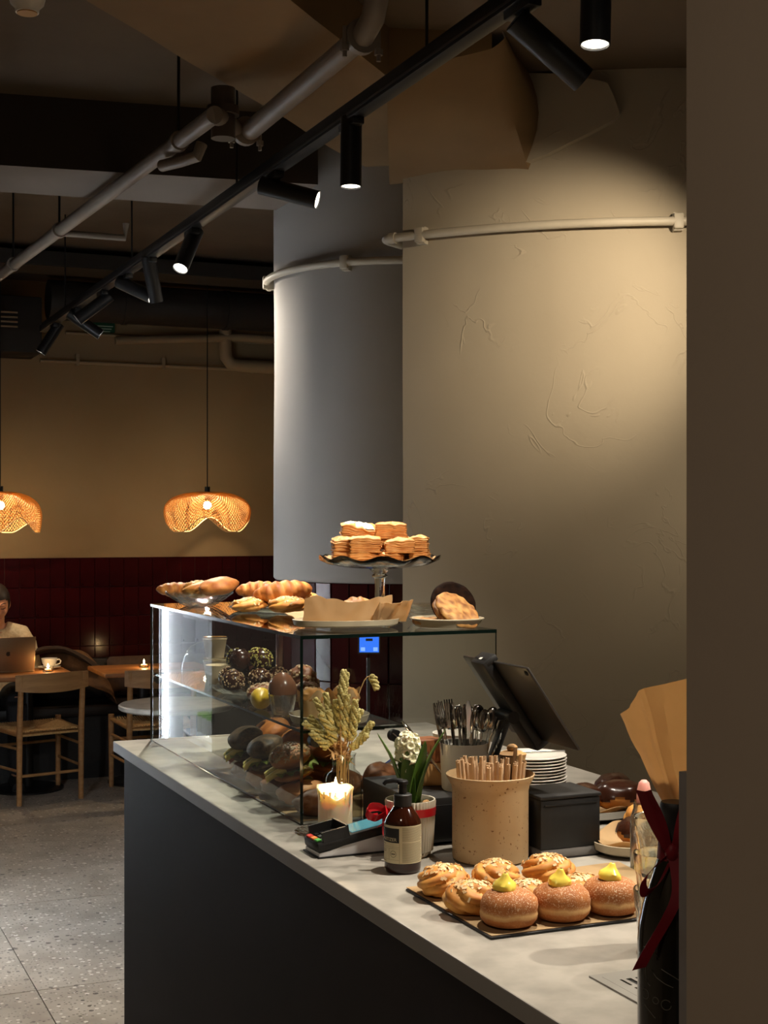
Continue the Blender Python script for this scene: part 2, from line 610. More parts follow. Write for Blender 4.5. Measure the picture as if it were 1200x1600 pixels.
# haunch between the diagonal beam and the curved wall
def cw(px, d):
    lat = (px - 600) / 2250 * d
    return sin(YAW) * d + cos(YAW) * lat, cos(YAW) * d - sin(YAW) * lat
WA, WB = V((2.02, 4.66, 2.85)), V((2.345, 4.235, 2.83))
FA, FB = V((1.72, 3.99, 3.0)), V((2.03, 3.90, 3.10))
g = G()
def hsurf(u, v):
    # soffit patch from the wall line out to the beam line
    p = WA.lerp(WB, u).lerp(FA.lerp(FB, u), v)
    p.z += -.03 * sin(pi * v) * (1 - u) + .012 * noise.noise(p * 5)
    return p
g.surf(hsurf, 14, 14)
g.surf(lambda u, v: hsurf(1, u) + V((.03 * sin(pi * v), -.03 * sin(pi * v), (CN + .02 - hsurf(1, u).z) * v)), 14, 6)
g.surf(lambda u, v: hsurf(u, 1) + V((0, 0, (CN + .02 - hsurf(u, 1).z) * v)), 14, 4)
struct(g.obj('ceiling_haunch', M['ceil_br'], ang=50))

# ================================================================== pipes, ducts and ceiling fittings
def pipe_thing(name, label, cat, segs, m, extra=None):
    t = thing(name, label, cat, segs[0][0][0])
    o = V(segs[0][0][0])
    for pts, r in segs:
        G().tube([V(p) - o for p in pts], r, 16).obj('pipe_run', m, t)
    return t, o

t, o = pipe_thing('sprinkler_pipe', 'grey painted sprinkler pipe with flanged elbow above the track', 'pipe',
    [([(1.343, 3.16, 3.0), (1.343, 3.165, 2.93), (1.343, 3.20, 2.872), (1.343, 3.26, 2.85), (1.354, 4.24, 2.85)], .029)], M['pipe'])
for y in (3.27, 4.20):
    f = G().cyl((0, y - o.y - .012, -.15), (0, y - o.y + .012, -.15), .043).obj('flange', M['pipe'], t)
    for s in (-1, 1):
        G().cyl((s * .045, y - o.y, -.13), (s * .045, y - o.y, -.205), .006, seg=8).cyl((s * .045, y - o.y, -.175), (s * .045, y - o.y, -.19), .011, seg=6).obj('bolt', M['pipe'], f)
t, o = pipe_thing('sprinkler_pipe', 'long grey sprinkler pipe running back under the dark beam', 'pipe',
    [([(1.205, 4.07, 2.85), (1.120, 5.6, 2.85), (1.036, 7.12, 2.85), (.96, 8.5, 2.85)], .025),
     ([(1.205, 4.07, 2.85), (1.25, 4.13, 2.86), (1.354, 4.26, 2.85)], .027),
     ([(1.25, 4.36, 2.84), (1.235, 4.36, 2.80), (1.20, 4.42, 2.795), (1.165, 4.52, 2.80)], .019),
     ([(1.10, 5.93, 2.84), (1.37, 5.93, 2.84), (1.375, 5.93, 2.90)], .014)], M['pipe'])
G().cyl((1.25 - o.x, 4.13 - o.y, -.05), (1.25 - o.x, 4.13 - o.y, .10), .036).obj('valve_body', M['pipe_dark'], t)
G().cyl((1.25 - o.x, 4.13 - o.y, .02), (1.25 - o.x, 4.13 - o.y, .045), .048).obj('valve_flange', M['pipe_dark'], t)
for p in ((1.187, 4.40), (1.10, 5.93), (1.05, 6.8)):
    G().cyl((p[0] - o.x, p[1] - o.y - .018, 0), (p[0] - o.x, p[1] - o.y + .018, 0), .031).obj('clamp', M['pipe'], t)
    G().cyl((p[0] - o.x, p[1] - o.y, .02), (p[0] - o.x, p[1] - o.y, CZ - 2.85), .005, seg=8).obj('hanger_rod', M['black'], t)

def conduit(name, label, f, a0, a1, n, r, m, clamps, inward):
    pts = [f(a0 + (a1 - a0) * k / n) for k in range(n + 1)]
    o = V(pts[0])
    t = thing(name, label, 'pipe', o)
    G().tube([V(p) - o for p in pts], r, 12).obj('pipe_run', m, t)
    for a in clamps:
        p, d = V(f(a)), V(inward(a))
        q = rot_to(d)
        mm = q
        c = G().box(p - o + d * .022, (.030, .058, .036), mm)
        c.box(p - o + V((0, 0, 0)), (.034, .052, .030), mm, bev=.006)
        c.obj('pipe_clip', m, t)
    return t
CZP = 2.64
conduit('wall_pipe', 'pale painted pipe clipped round the big curved wall', lambda a: arcpt(a, AR + .032, CZP), A0 - .012, radians(262), 40, .015, M['pipe_pale'],
        (radians(217.4), radians(245.6)), lambda a: (-cos(a), -sin(a), 0))
def colp(a):
    return V((CC.x + (CR + .03) * cos(a), CC.y + (CR + .03) * sin(a), CZP))
conduit('wall_pipe', 'pale painted pipe wrapped round the grey column', colp, radians(150), radians(275), 40, .015, M['pipe_pale'],
        (radians(163), radians(222)), lambda a: (-cos(a), -sin(a), 0))
t = thing('wall_pipe_bend', 'pale pipe elbow turning round the end of the curved wall', 'pipe', (0, 0, 0))
e0 = arcpt(A0 - .012, AR + .032, CZP)
t.location = e0
rad = V((cos(A0), sin(A0), 0))
tan = V((sin(A0), -cos(A0), 0))
G().tube([V((0, 0, 0)), tan * .02, tan * .034 - rad * .012, tan * .038 - rad * .04, tan * .038 - rad * .12], .0155, 12).obj('elbow', M['pipe_pale'], t)
G().cyl(-tan * .012, tan * .012, .019, seg=16).obj('collar', M['pipe_pale'], t)

def straight(name, label, x0, x1, y, z0, z1, r, m, clips=()):
    t = thing(name, label, 'pipe', (x0, y, z0))
    G().tube([(0, 0, 0), (x1 - x0, 0, z1 - z0)], r, 10).obj('pipe_run', m, t)
    for x in clips:
        G().box((x - x0, .012, (z1 - z0) * (x - x0) / (x1 - x0) + .018), (.022, .05, .075)).obj('pipe_clip', m, t)
    return t
straight('conduit', 'thin tan conduit with clips along the back wall above the lamps', 1.68, 3.9, WY - .035, 2.735, 2.735, .013, M['pipe_tan'], (1.93, 2.52, 3.17))
straight('conduit', 'thin tan conduit just below the dark ceiling duct', 1.85, 3.3, WY - .03, 2.93, 2.93, .011, M['pipe_tan'])
t = thing('air_duct', 'dark round air duct along the top of the back wall', 'duct', (1.68, 9.45, 3.10))
G().tube([(0, 0, 0), (2.5, 0, 0)], .13, 24).obj('duct_run', M['duct'], t)
for x in (.5, 1.2, 1.9):
    G().cyl((x - .015, 0, 0), (x + .015, 0, 0), .137, seg=24).obj('duct_joint', M['duct'], t)
t = thing('drain_pipe', 'brown drain pipe bending in a U beside the column', 'pipe', (2.95, 9.69, 3.1))
G().tube([(0, 0, 0), (0, 0, -.22), (.005, 0, -.29), (.04, 0, -.335), (.10, 0, -.345), (1.1, 0, -.36)], .045, 16).obj('pipe_run', M['pipe_tan'], t)
G().tube([(-.78, -.02, -.215), (.1, -.02, -.15), (1.1, -.02, -.16)], .028, 12).obj('pipe_branch', M['pipe_tan'], t)
t = thing('wall_unit', 'dark boxy ventilation unit with slats high at far left', 'ventilator', (.95, 9.55, 2.78))
G().box((0, 0, .14), (1.35, .40, .36), bev=.01).obj('casing', M['duct'], t)
for k in range(4):
    G().box((.42, -.205, .12 + k * .03), (.2, .01, .010)).obj('slat', M['pipe_tan'], t)
t = thing('ceiling_duct', 'black cable tray spanning the far ceiling', 'duct', (.2, 8.6, 3.16))
G().box((1.3, 0, 0), (4.0, .3, .03)).box((1.3, -.15, .03), (4.0, .015, .08)).box((1.3, .15, .03), (4.0, .015, .08)).obj('tray', M['duct'], t)
t = thing('sign_box', 'small green box with pale stripes below the far duct', 'sign', (2.08, 9.75, 2.98))
G().box((0, 0, 0), (.20, .05, .07), bev=.004).obj('box', mat('green plastic', (22, 74, 48), .4, emit=(.02, .12, .06), estr=.0), t)
for k in range(3):
    G().box((-.005 * k, -.027, .005 - k * .018), (.17 - .01 * k, .006, .006)).obj('stripe', mat('pale stripe', (170, 190, 170), .5), t)
tag(G().cyl((0, 0, 0), (0, -.03, 0), .032, seg=20).ball((0, -.03, 0), (.028, .01, .028)).obj('wall_sensor', M['white'], loc=(1.80, 9.76, 3.09)),
    'small round white sensor on the wall near the far ceiling', 'sensor')

t = thing('smoke_detector', 'white ceiling detector with amber underside at top left corner', 'detector', (.664, 4.056, CN))
SD = M['white']
G().lathe([(0, 0), (.062, 0), (.06, -.018), (.0, -.018)], 28).obj('base', SD, t)
for k in range(8):
    q = 2 * pi * k / 8
    G().box((.043 * cos(q), .043 * sin(q), -.030), (.010, .008, .03)).obj('rib', SD, t)
G().lathe([(0, -.042), (.05, -.042), (.046, -.056), (.034, -.068), (.032, -.08), (0, -.08)], 28).obj('head', SD, t)
G().lathe([(0, -.079), (.028, -.079), (.028, -.083), (0, -.083)], 24).obj('cover', mat('amber plastic', (176, 128, 60), .5), t)

# ================================================================== track and spotlights
M['groove'] = mat('dark track groove', (52, 48, 45), .4)
t = thing('lighting_track', 'long black lighting track running over the counter', 'track', (TRACK_X, 1.2, TRACK_Z))
L = 7.0
G().box((0, L / 2, .004), (.042, L, .044), bev=.003).obj('rail', M['black'], t)
for s in (-1, 1):
    G().box((s * .0212, L / 2, -.006), (.0012, L, .006)).obj('groove', M['groove'], t)
for y in (.4, 1.9, 3.4, 4.9, 6.4):
    G().cyl((0, y, .016), (0, y, CZ - TRACK_Z), .004, seg=8).obj('hanger_rod', M['black'], t)
G().box((0, L + .03, 0), (.04, .06, .036), bev=.003).obj('end_cap', M['black'], t)

def spotlight(key, label, x, y, z, d, watts, cone, blend, colr):
    d = V(d).normalized()
    t = thing('track_spotlight', label, 'spotlight', (x, y, z), group='cylinder spotlights on the tracks')
    G().box((0, 0, -.026), (.032, .11, .022), bev=.003).obj('adapter', M['black'], t)
    R, LL = .029, .19
    c = V((0, 0, -.055)) + d * .045          # body centre, hung near its upper third
    if d.z > -.8:
        c = V((0, 0, -.062)) + d * (.075 if key == 'curve' else .05)
    G().tube([(0, 0, -.035), c * .8], .007, 8).obj('stem', M['black'], t)
    m = rot_to(d)
    a, b = c - d * LL / 2, c + d * LL / 2
    body = G()
    prof = [(0, -LL / 2), (R - .002, -LL / 2), (R, -LL / 2 + .002), (R, LL / 2), (R - .0025, LL / 2), (R - .004, LL / 2 - .014), (.018, LL / 2 - .03), (0, LL / 2 - .03)]
    bo = body.lathe(prof, 36).obj('body', M['black'], t, loc=c, rot=m.to_euler())
    G().lathe([(R - .0035, LL / 2 - .004), (R - .006, LL / 2 - .011), (.019, LL / 2 - .026)], 36).obj('reflector', M['reflector'], bo)
    G().lathe([(0, LL / 2 - .027), (.0185, LL / 2 - .027)], 28).obj('lens', M['lens'], bo)
    ld = bpy.data.lights.new('spot_lamp', 'SPOT')
    ld.energy = watts
    ld.color = colr
    ld.spot_size = radians(cone)
    ld.spot_blend = blend
    ld.shadow_soft_size = .018
    lo = link('spot_lamp', ld, t, c + d * (LL / 2 + .004), d.to_track_quat('-Z', 'Y').to_euler())
    return t
M['reflector'] = mat('white reflector', (235, 230, 220), .3, emit=(1, .93, .82), estr=.9)
SL = {
    'tray': 'black cylinder spotlight pointing straight down beside the right wall',
    'fore': 'black spotlight above the picture leaning forward to the cake stand',
    'curve': 'tilted black spotlight aimed at the curved plaster wall',
    'case': 'black cylinder spotlight hanging straight down above the cake stand',
    'aisle': 'nearly level black spotlight with glowing end in front of the column',
    'front': 'slanted black spotlight with white lens facing the glass case',
    'away': 'steep black spotlight crossing a level one on the track',
    'column': 'level black spotlight half hidden behind the steep one',
    'seats': 'slanted black spotlight with bright edge aimed left at far track',
    'hall': 'small black spotlight leaning right near the far end of the track',
    'end': 'last small black spotlight at the far end of the track',
}
for k, (p, d, wts, cone, bl_, c_) in SPOTS.items():
    spotlight(k, SL[k], p[0], p[1], TRACK_Z, d, wts, cone, bl_, c_)

# second track behind the counter, outside the picture to the right
t = thing('lighting_track', 'short black lighting track behind the counter on the right', 'track', (2.5, 1.2, TRACK_Z))
G().box((0, 1.0, .0), (.036, 2.0, .032), bev=.003).obj('rail', M['black'], t)
for y in (.3, 1.7):
    G().cyl((0, y, .016), (0, y, CZ - TRACK_Z), .004, seg=8).obj('hanger_rod', M['black'], t)
BARS = [
    ((2.5, 2.62), (-.78, -.06, -.85), 30, 50, .7, NEUT, 'black spotlight behind the counter turned to the flower pot'),
    ((2.5, 1.75), (-.78, .02, -.80), 42, 72, .8, NEUT, 'black spotlight behind the counter turned to the doughnut tray'),
    ((2.5, 2.95), (-.04, 1.14, -.32), 27, 62, 1.0, WARM, 'black spotlight behind the counter turned to the curved wall'),
    ((2.5, 2.20), (.36, 1.74, -.75), 13, 40, 1.0, WARM, 'black spotlight behind the counter aimed low along the curved wall'),
    ((2.5, 1.45), (-.10, 2.6, -1.3), 12, 64, 1.0, WARM, 'added fill spotlight on the second track brightening the lower curved wall')]  # added fill lamp, only there to lift the dark lower curved wall
for (p, d, wts, cone, bl_, c_, lb) in BARS:
    spotlight('bar', lb, p[0], p[1], TRACK_Z, d, wts, cone, bl_, c_)

# added fill light behind the viewer, put there to brighten the near wall
t = thing('fill_light', 'added round fill light behind the viewer brightening the near wall', 'lamp', (-.45, .35, CN))
G().lathe([(0, 0), (.16, 0), (.16, -.05), (.155, -.055), (.15, -.05), (.15, -.01), (0, -.01)], 40).obj('housing', M['black'], t)
G().lathe([(0, -.045), (.148, -.045)], 40).obj('diffuser', glow('fill light diffuser', (1, .85, .68), 22), t)

# ================================================================== counter
CT = 1.0            # worktop height
t = thing('service_counter', 'long dark brown laminate counter front under the stone worktop', 'counter', (.985, 1.40, 0))
G().box((.48, 1.44, .485), (.96, 2.86, .968)).obj('body', M['counter_front'], t, smooth=False)
G().box((.5, 1.44, .04), (.93, 2.80, .08)).obj('plinth', M['black'], t, smooth=False)
wt = thing('stone_worktop', 'grey stone worktop covering the whole service counter', 'worktop', (.958, 1.365, CT))
g = G().box((.52, 1.468, -.0155), (1.04, 2.936, .031), bev=.0025)
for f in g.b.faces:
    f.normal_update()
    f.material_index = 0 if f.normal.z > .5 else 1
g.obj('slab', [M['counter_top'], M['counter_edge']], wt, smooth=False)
wallbox('wall_upstand', .974, 1.25, 1.3605, 1.364, 0, 1.0, M['wall_dark'])
struct(G().box((1.11, 1.385, 1.186), (.272, .034, .368)).obj('wall_ledge', mat('grey ledge board', (112, 106, 102), .6), smooth=False))

# drip grate let into the worktop
t = thing('drip_grate', 'slotted steel drip grate let into the worktop near the bottle', 'grate', (1.095, 1.60, CT))
gx, gy = .30, .20
g = G()
for (a, b, c_, d_) in ((0, gx, 0, .014), (0, gx, gy - .014, gy), (0, .014, .014, gy - .014), (gx - .014, gx, .014, gy - .014)):
    g.box(((a + b) / 2, (c_ + d_) / 2, .001), (b - a, d_ - c_, .003))
g.obj('rim', M['grate'], t, smooth=False)
G().box((gx / 2, gy / 2, .0004), (gx - .02, gy - .02, .0006)).obj('well', mat('dark well', (14, 13, 12), .6), t, smooth=False)
g = G()
g.box((.022, gy / 2, .0016), (.016, gy - .028, .0022)).box((gx - .022, gy / 2, .0016), (.016, gy - .028, .0022))
edges = [(.014, .034)]
for k in (1, 2, 3):
    c_ = .034 + (gy - .068) * k / 4
    edges.append((c_ - .005, c_ + .005))
edges.append((gy - .034, gy - .014))
for a, b in edges:
    g.box((gx / 2, (a + b) / 2, .0016), (gx - .060, b - a, .0022))
for (a, b), (c_, d_) in zip(edges[:-1], edges[1:]):
    for i in range(16):
        g.box((.0375 + i * .0150, (b + c_) / 2, .0016), (.0065, c_ - b, .0022))
g.obj('slotted_plate', M['grate'], t, smooth=False, merge=False)

# ================================================================== glass display case
X0, X1, Y0, Y1, ZT = 1.065, 1.545, 2.945, 4.272, 1.412
t = thing('display_case', 'frameless glass pastry case standing on the worktop', 'display case', (X0, Y0, CT))
CW, CL, CH = X1 - X0, Y1 - Y0, ZT - CT
def pane(name, x0, x1, y0, y1, z0, z1, axis):
    g = G()
    g.box(((x0 + x1) / 2, (y0 + y1) / 2, (z0 + z1) / 2), (x1 - x0, y1 - y0, z1 - z0))
    for f in g.b.faces:
        f.normal_update()
        if abs(f.normal[axis]) < .5:
            f.material_index = 1
    return g.obj(name, [M['glass_case'], M['glass_edge']], t, smooth=False)
pane('front_pane', 0, .006, 0, CL, .0005, CH - .008, 0)
pane('side_pane', .007, CW, 0, .006, .0005, CH - .008, 1)
pane('end_pane', .007, CW, CL - .006, CL, .0005, CH - .008, 1)
pane('top_pane', 0, CW, -.001, CL + .001, CH - .008, CH, 2)
SH = .204
pane('shelf', .008, .252, .008, CL - .008, SH - .006, SH, 2)
for x in (.035, .225):
    k = G().cyl((x, -.006, SH - .022), (x, .014, SH - .022), .0135, seg=24).obj('shelf_clamp', M['black'], t)
    G().box((x, -.0065, SH - .022), (.022, .002, .0022), Euler((0, .7, 0)).to_matrix()).obj('screw_slot', M['steel'], k)
for x, y in ((.02, CL - .02), (.235, CL - .02)):
    G().cyl((x, y, SH - .02), (x, y + .012, SH - .02), .012, seg=20).obj('shelf_clamp', M['black'], t)

# ------------------------------------------------------------------ pastry materials
def pastry_mat(name, light, dark, top=None, scale=26, dust=None):
    """baked crust: pale folds and brown ridges from the stored ridge value, blotchy browning"""
    m = mat(name, light, .55, c2=dark, scale=scale, detail=8, lo=.35, hi=.75, bump=.35, bscale=60, bdist=.002, spec=.35)
    nt = m.node_tree
    p = nt.nodes['Principled BSDF']
    rp = [n for n in nt.nodes if n.type == 'VALTORGB'][0]
    at = nt.nodes.new('ShaderNodeAttribute')
    at.attribute_name = 'ridge'
    mx = nt.nodes.new('ShaderNodeMix')
    mx.data_type = 'RGBA'
    nt.links.new(at.outputs['Fac'], mx.inputs['Factor'])
    nt.links.new(rp.outputs['Color'], mx.inputs['A'])
    mx.inputs['B'].default_value = (*lin(top or dark), 1)
    nt.links.new(mx.outputs['Result'], p.inputs['Base Color'])
    return m
M['bun'] = pastry_mat('golden twisted bun', (228, 170, 88), (186, 110, 46), (164, 90, 36))
M['croissant'] = pastry_mat('croissant crust', (224, 158, 84), (170, 92, 40), (140, 70, 28))
M['puff'] = pastry_mat('puff pastry', (232, 178, 108), (192, 124, 62), (150, 86, 38))
M['bread'] = pastry_mat('bread crust', (216, 152, 88), (176, 108, 56), (146, 84, 40))
M['roll'] = pastry_mat('glazed golden roll', (226, 148, 74), (190, 106, 48), (156, 82, 34), scale=14)
M['rye'] = pastry_mat('poppy seed roll', (122, 96, 66), (58, 48, 40), (40, 34, 30), scale=160)
M['dark_bread'] = pastry_mat('dark rye crust', (150, 92, 52), (112, 64, 34), (84, 46, 24))
M['cookie'] = pastry_mat('cookie crumb', (206, 156, 92), (170, 116, 60), (128, 78, 40))
M['choc_cookie'] = pastry_mat('dark chocolate cookie', (44, 27, 18), (28, 17, 12), (20, 12, 8))
M['choc_cookie'].node_tree.nodes['Principled BSDF'].inputs['Specular IOR Level'].default_value = .08
M['choc_cookie'].node_tree.nodes['Principled BSDF'].inputs['Roughness'].default_value = .9
M['choc'] = mat('chocolate glaze', (58, 30, 18), .22, c2=(46, 22, 13), scale=20, bump=.2, bscale=30)
M['almond'] = mat('almond flake', (240, 214, 170), .6, c2=(220, 180, 124), scale=60)
M['sugar'] = mat('icing sugar', (240, 234, 222), .9, c2=(222, 206, 180), scale=60, lo=.4, hi=.7)
M['curd'] = mat('lemon curd', (250, 222, 96), .22, sss=.25)
M['ham'] = mat('ham', (206, 140, 122), .45, c2=(190, 116, 100), scale=30)
M['cheese'] = mat('cheese slice', (232, 212, 128), .4, sss=.1)
M['lettuce'] = mat('lettuce', (104, 128, 50), .5, c2=(150, 164, 84), scale=30)
M['brie'] = mat('white filling', (226, 218, 196), .6)

def set_ridge(me, fn):
    a = me.attributes.new('ridge', 'FLOAT', 'POINT')
    a.data.foreach_set('value', [max(0, min(1, fn(v.co))) for v in me.vertices])

def twist_bun(seed, rx=.044, ry=.038, rz=.027, knots=3, m='bun', flakes=46, parent_args=None):
    """knotted bun of crossing strands; returns (mesh, flake mesh)"""
    rnd = random.Random(seed)
    ph, sl = rnd.uniform(0, 6), rnd.choice((-1, 1)) * rnd.uniform(1.0, 1.6)
    def ridge(q, h):
        a = abs(sin(knots * .5 * (q + sl * h * 1.2) + ph))
        return a ** .6
    def fn(n, q, h):
        k = .20 * (ridge(q, h) - .7) * (cos(h) ** .5 if cos(h) > 0 else 0)
        return k + .07 * noise.noise(V((n.x, n.y, n.z)) * 2.2 + V((seed, 0, 0))) + .02 * noise.noise(n * 9)
    g = G().ball((0, 0, rz * .86), (rx, ry, rz), 56, 30, fn)
    for v in g.b.verts:
        if v.co.z < 0:
            v.co.z = v.co.z * .15
    me = g.mesh('bun', M[m])
    def rr(co):
        q = atan2(co.y / ry, co.x / rx)
        h = math.asin(max(-1, min(1, (co.z - rz * .86) / rz)))
        return .75 * max(0, ridge(q, h) - .45) / .55 * max(0, min(1, co.z / rz)) * (.5 + .7 * noise.noise(co * 60))
    set_ridge(me, rr)
    fm = None
    if flakes:
        f = G()
        for _ in range(flakes):
            q, h = rnd.uniform(0, 2 * pi), radians(90) - abs(rnd.gauss(0, .55))
            h = max(.25, h)
            n = V((cos(h) * cos(q), cos(h) * sin(q), sin(h)))
            k = 1 + fn(n, q, h)
            p = V((n.x * rx * k, n.y * ry * k, rz * .86 + n.z * rz * k)) + n * .0006
            mm = rot_to(n + V((rnd.uniform(-.3, .3), rnd.uniform(-.3, .3), 0))) @ Euler((0, 0, rnd.uniform(0, 6))).to_matrix()
            f.box(p, (rnd.uniform(.005, .009), rnd.uniform(.003, .0055), .0009), mm)
        fm = f.mesh('almond_flakes', M['almond'], smooth=False)
    return me, fm

def put_bun(seed, label, loc, turn, group=None, cat='bun', name='twisted_bun', **k):
    me, fm = twist_bun(seed, **k)
    o = tag(link(name, me, None, loc, (0, 0, turn)), label, cat, group)
    if fm:
        f = link('almond_flakes', fm, o)
        f['kind'] = 'stuff'
    return o

def croissant_mesh(seed, L=.15, W=.034, bend=.9, m='croissant', nr=6):
    rnd = random.Random(seed)
    R = L / bend / 1.1
    def f(u, v):
        s = (u - .5) * 2
        a = s * bend * .62
        c = V((R * sin(a), R * (1 - cos(a)), 0))
        tn = V((cos(a), sin(a), 0))
        nn = V((-sin(a), cos(a), 0))
        taper = max(.02, (1 - abs(s) ** 2.2)) ** .6
        st = abs(((u * nr + .22 * sin(2 * pi * v)) % 1) - .5) * 2
        r = W * taper * (1 + .16 * (1 - st) ** .7 - .06) + .0015 * noise.noise(V((u * 20, v * 9, seed)))
        q = 2 * pi * v
        z = sin(q) * r * .82
        return c + nn * cos(q) * r + V((0, 0, z + W * .72))
    g = G().surf(f, 84, 22, cv=True)
    bmesh.ops.holes_fill(g.b, edges=[e for e in g.b.edges if e.is_boundary])
    me = g.mesh('croissant', M[m])
    def rr(co):
        a = atan2(co.x, R - co.y)
        u = a / (bend * .62) / 2 + .5
        st = abs(((u * nr) % 1) - .5) * 2
        return (1 - st) * .9 * min(1, max(0, co.z / W)) + .25 * noise.noise(co * 50)
    set_ridge(me, rr)
    return me

def layered_block(seed, sx, sy, sz, layers=7, m='puff'):
    """slab of flaky leaves: each leaf juts out a little"""
    rnd = random.Random(seed)
    n = layers * 4
    offs = [rnd.uniform(-.0015, .0022) for _ in range(layers + 1)]
    per = 2 * (sx + sy)
    def rect(u):
        d = (u % 1) * per
        for (ax, ay), (bx, by), L_ in (((-1, -1), (1, -1), sx), ((1, -1), (1, 1), sy), ((1, 1), (-1, 1), sx), ((-1, 1), (-1, -1), sy)):
            if d <= L_:
                k = d / L_
                return V(((ax + (bx - ax) * k) * sx / 2, (ay + (by - ay) * k) * sy / 2, 0))
            d -= L_
        return V((-sx / 2, -sy / 2, 0))
    def f(u, v):
        p = (rect(u - .012) + rect(u) * 2 + rect(u + .012)) / 4
        k = v * layers
        leaf = abs(sin(pi * k))
        grow = offs[min(int(k), layers)] + .0022 * leaf + .0035 * noise.noise(V((p.x * 40, p.y * 40, v * 7 + seed)))
        r = p.length + 1e-9
        z = sz * v + (.006 * noise.noise(V((p.x * 22, p.y * 22, seed + v * 2))) + .004 * noise.noise(V((p.x * 60, p.y * 60, seed)))) * v
        return V((p.x * (1 + grow / r), p.y * (1 + grow / r), z))
    g = G().surf(f, 72, n, cu=True)
    top = [(v_.co.copy()) for v_ in g.b.verts]
    # lid with a crinkled skin
    def lid(u, v):
        q = 2 * pi * u
        p = f(u, 1.0)
        c = V((0, 0, sz + .004))
        p2 = p.lerp(c, v)
        p2.z += .003 * noise.noise(V((p2.x * 70, p2.y * 70, seed))) * (1 if v > 0 else 0) + .004 * sin(pi * v / 2)
        return p2
    g.surf(lid, 72, 8, cu=True)
    g.surf(lambda u, v: f(u, 0).lerp(V((0, 0, 0)), v), 72, 1, cu=True)
    me = g.mesh('layered_pastry', M[m], ang=60)
    set_ridge(me, lambda co: .55 * abs(sin(pi * co.z / sz * layers)) ** 2 * (0.6 + .8 * noise.noise(co * 90)) + .2)
    return me

def flakes_on(parent, seed, n, rx, ry, z, m='almond', size=.007, dome=0):
    rnd = random.Random(seed)
    f = G()
    for _ in range(n):
        q, r = rnd.uniform(0, 6.28), sqrt(rnd.random())
        x, y = rx * r * cos(q), ry * r * sin(q)
        mm = Euler((rnd.uniform(-.5, .5), rnd.uniform(-.5, .5), rnd.uniform(0, 6))).to_matrix()
        f.box((x, y, z - dome * r * r), (size * rnd.uniform(.7, 1.2), size * rnd.uniform(.4, .8), .0009), mm)
    o = f.obj('flakes', M[m], parent, smooth=False)
    o['kind'] = 'stuff'
    return o

def lumpy(seed, rx, ry, rz, m, amp=.12, fq=2.5, nu=32, nv=20, base=True):
    g = G().ball((0, 0, rz * .9), (rx, ry, rz), nu, nv, lambda n, q, h: amp * noise.noise(n * fq + V((seed, seed * .3, 0))) + .03 * noise.noise(n * 11 + V((seed, 0, 0))))
    if base:
        for v in g.b.verts:
            if v.co.z < 0:
                v.co.z *= .15
    me = g.mesh('lump', M[m])
    if m in ('roll', 'rye', 'bread', 'dark_bread', 'puff', 'cookie', 'choc_cookie', 'bun', 'croissant'):
        set_ridge(me, lambda co: .45 + .7 * noise.noise(co * 45 + V((seed, 0, 0))) * min(1, co.z / rz))
    return me

# ------------------------------------------------------------------ on top of the case
TZ = ZT + .0005
# glass bowl at the far end with three pastries
t = thing('glass_bowl', 'shallow pressed-glass bowl of pastries at far end of the case top', 'bowl', (1.168, 4.10, TZ))
pr = [(0, .004), (.035, .004), (.05, .012), (.075, .028), (.098, .044), (.1005, .044), (.100, .040), (.078, .022), (.053, .006), (.04, 0), (0, 0)]
G().lathe(pr, 48, wob=lambda q, r, z: (r, z + .003 * cos(12 * q) * (r / .1) ** 3)).obj('bowl', M['glass_plate'], t)
me = croissant_mesh(3, .12, .026, .7)
tag(link('pastry_twist', me, None, (1.118, 4.15, TZ + .027), (0, .05, .2)), 'braided brown pastry at the far left of the glass bowl', 'pastry')
put_bun(31, 'almond pastry with pink glaze flecks in the middle of the glass bowl', (1.165, 4.095, TZ + .024), .5, name='almond_pastry', cat='pastry', rx=.05, ry=.042, rz=.027, flakes=70)
me = lumpy(4, .062, .048, .026, 'croissant', .10, 1.8)
tag(link('round_bun', me, None, (1.205, 4.02, TZ + .037), (0, -.15, .3)), 'smooth round brown bun leaning on the near rim of the glass bowl', 'bun')
# shiny oval tray with croissant and almond pastries
ta = radians(-60)
t = thing('metal_tray', 'shiny steel tray holding a croissant and almond pastries', 'tray', (1.305, 3.765, TZ), ta + pi)
g = G()
def trayf(u, v):
    q = 2 * pi * u
    e = .45
    cx = math.copysign(abs(cos(q)) ** e, cos(q)) * .135
    cy = math.copysign(abs(sin(q)) ** e, sin(q)) * .10
    prof = [(.0, .003), (.80, .003), (.9, .006), (.98, .014), (1.0, .0145), (1.0, .0125), (.92, .004), (.82, 0), (0, 0)]
    k, z = prof[int(round(v * 8))]
    return V((cx * k, cy * k, z))
g.surf(trayf, 64, 8, cu=True)
g.obj('tray', M['chrome'], t, ang=60)
def ontray(x, y, z):
    c, s = cos(ta + pi), sin(ta + pi)
    return (1.305 + c * x - s * y, 3.765 + s * x + c * y, TZ + z)
cz = .0035
me = croissant_mesh(5, .15, .036, .8)
tag(link('croissant', me, None, (1.300, 3.72, TZ + .030), (0, -.10, radians(-10))), 'large ridged brown croissant lying on top of the steel tray', 'croissant')
me = croissant_mesh(15, .13, .03, .8)
tag(link('croissant', me, None, (1.27, 3.83, TZ + .034), (0, 0, radians(160))), 'half hidden croissant behind the large ridged one', 'croissant')
put_bun(41, 'flat almond pastry at the left front of the steel tray', (1.205, 3.735, TZ + cz), .3, name='almond_pastry', cat='pastry', rx=.052, ry=.038, rz=.020, flakes=80)
put_bun(42, 'flaked almond pastry at the right front of the steel tray', (1.283, 3.645, TZ + cz), -.7, name='almond_pastry', cat='pastry', rx=.055, ry=.042, rz=.023, flakes=90)
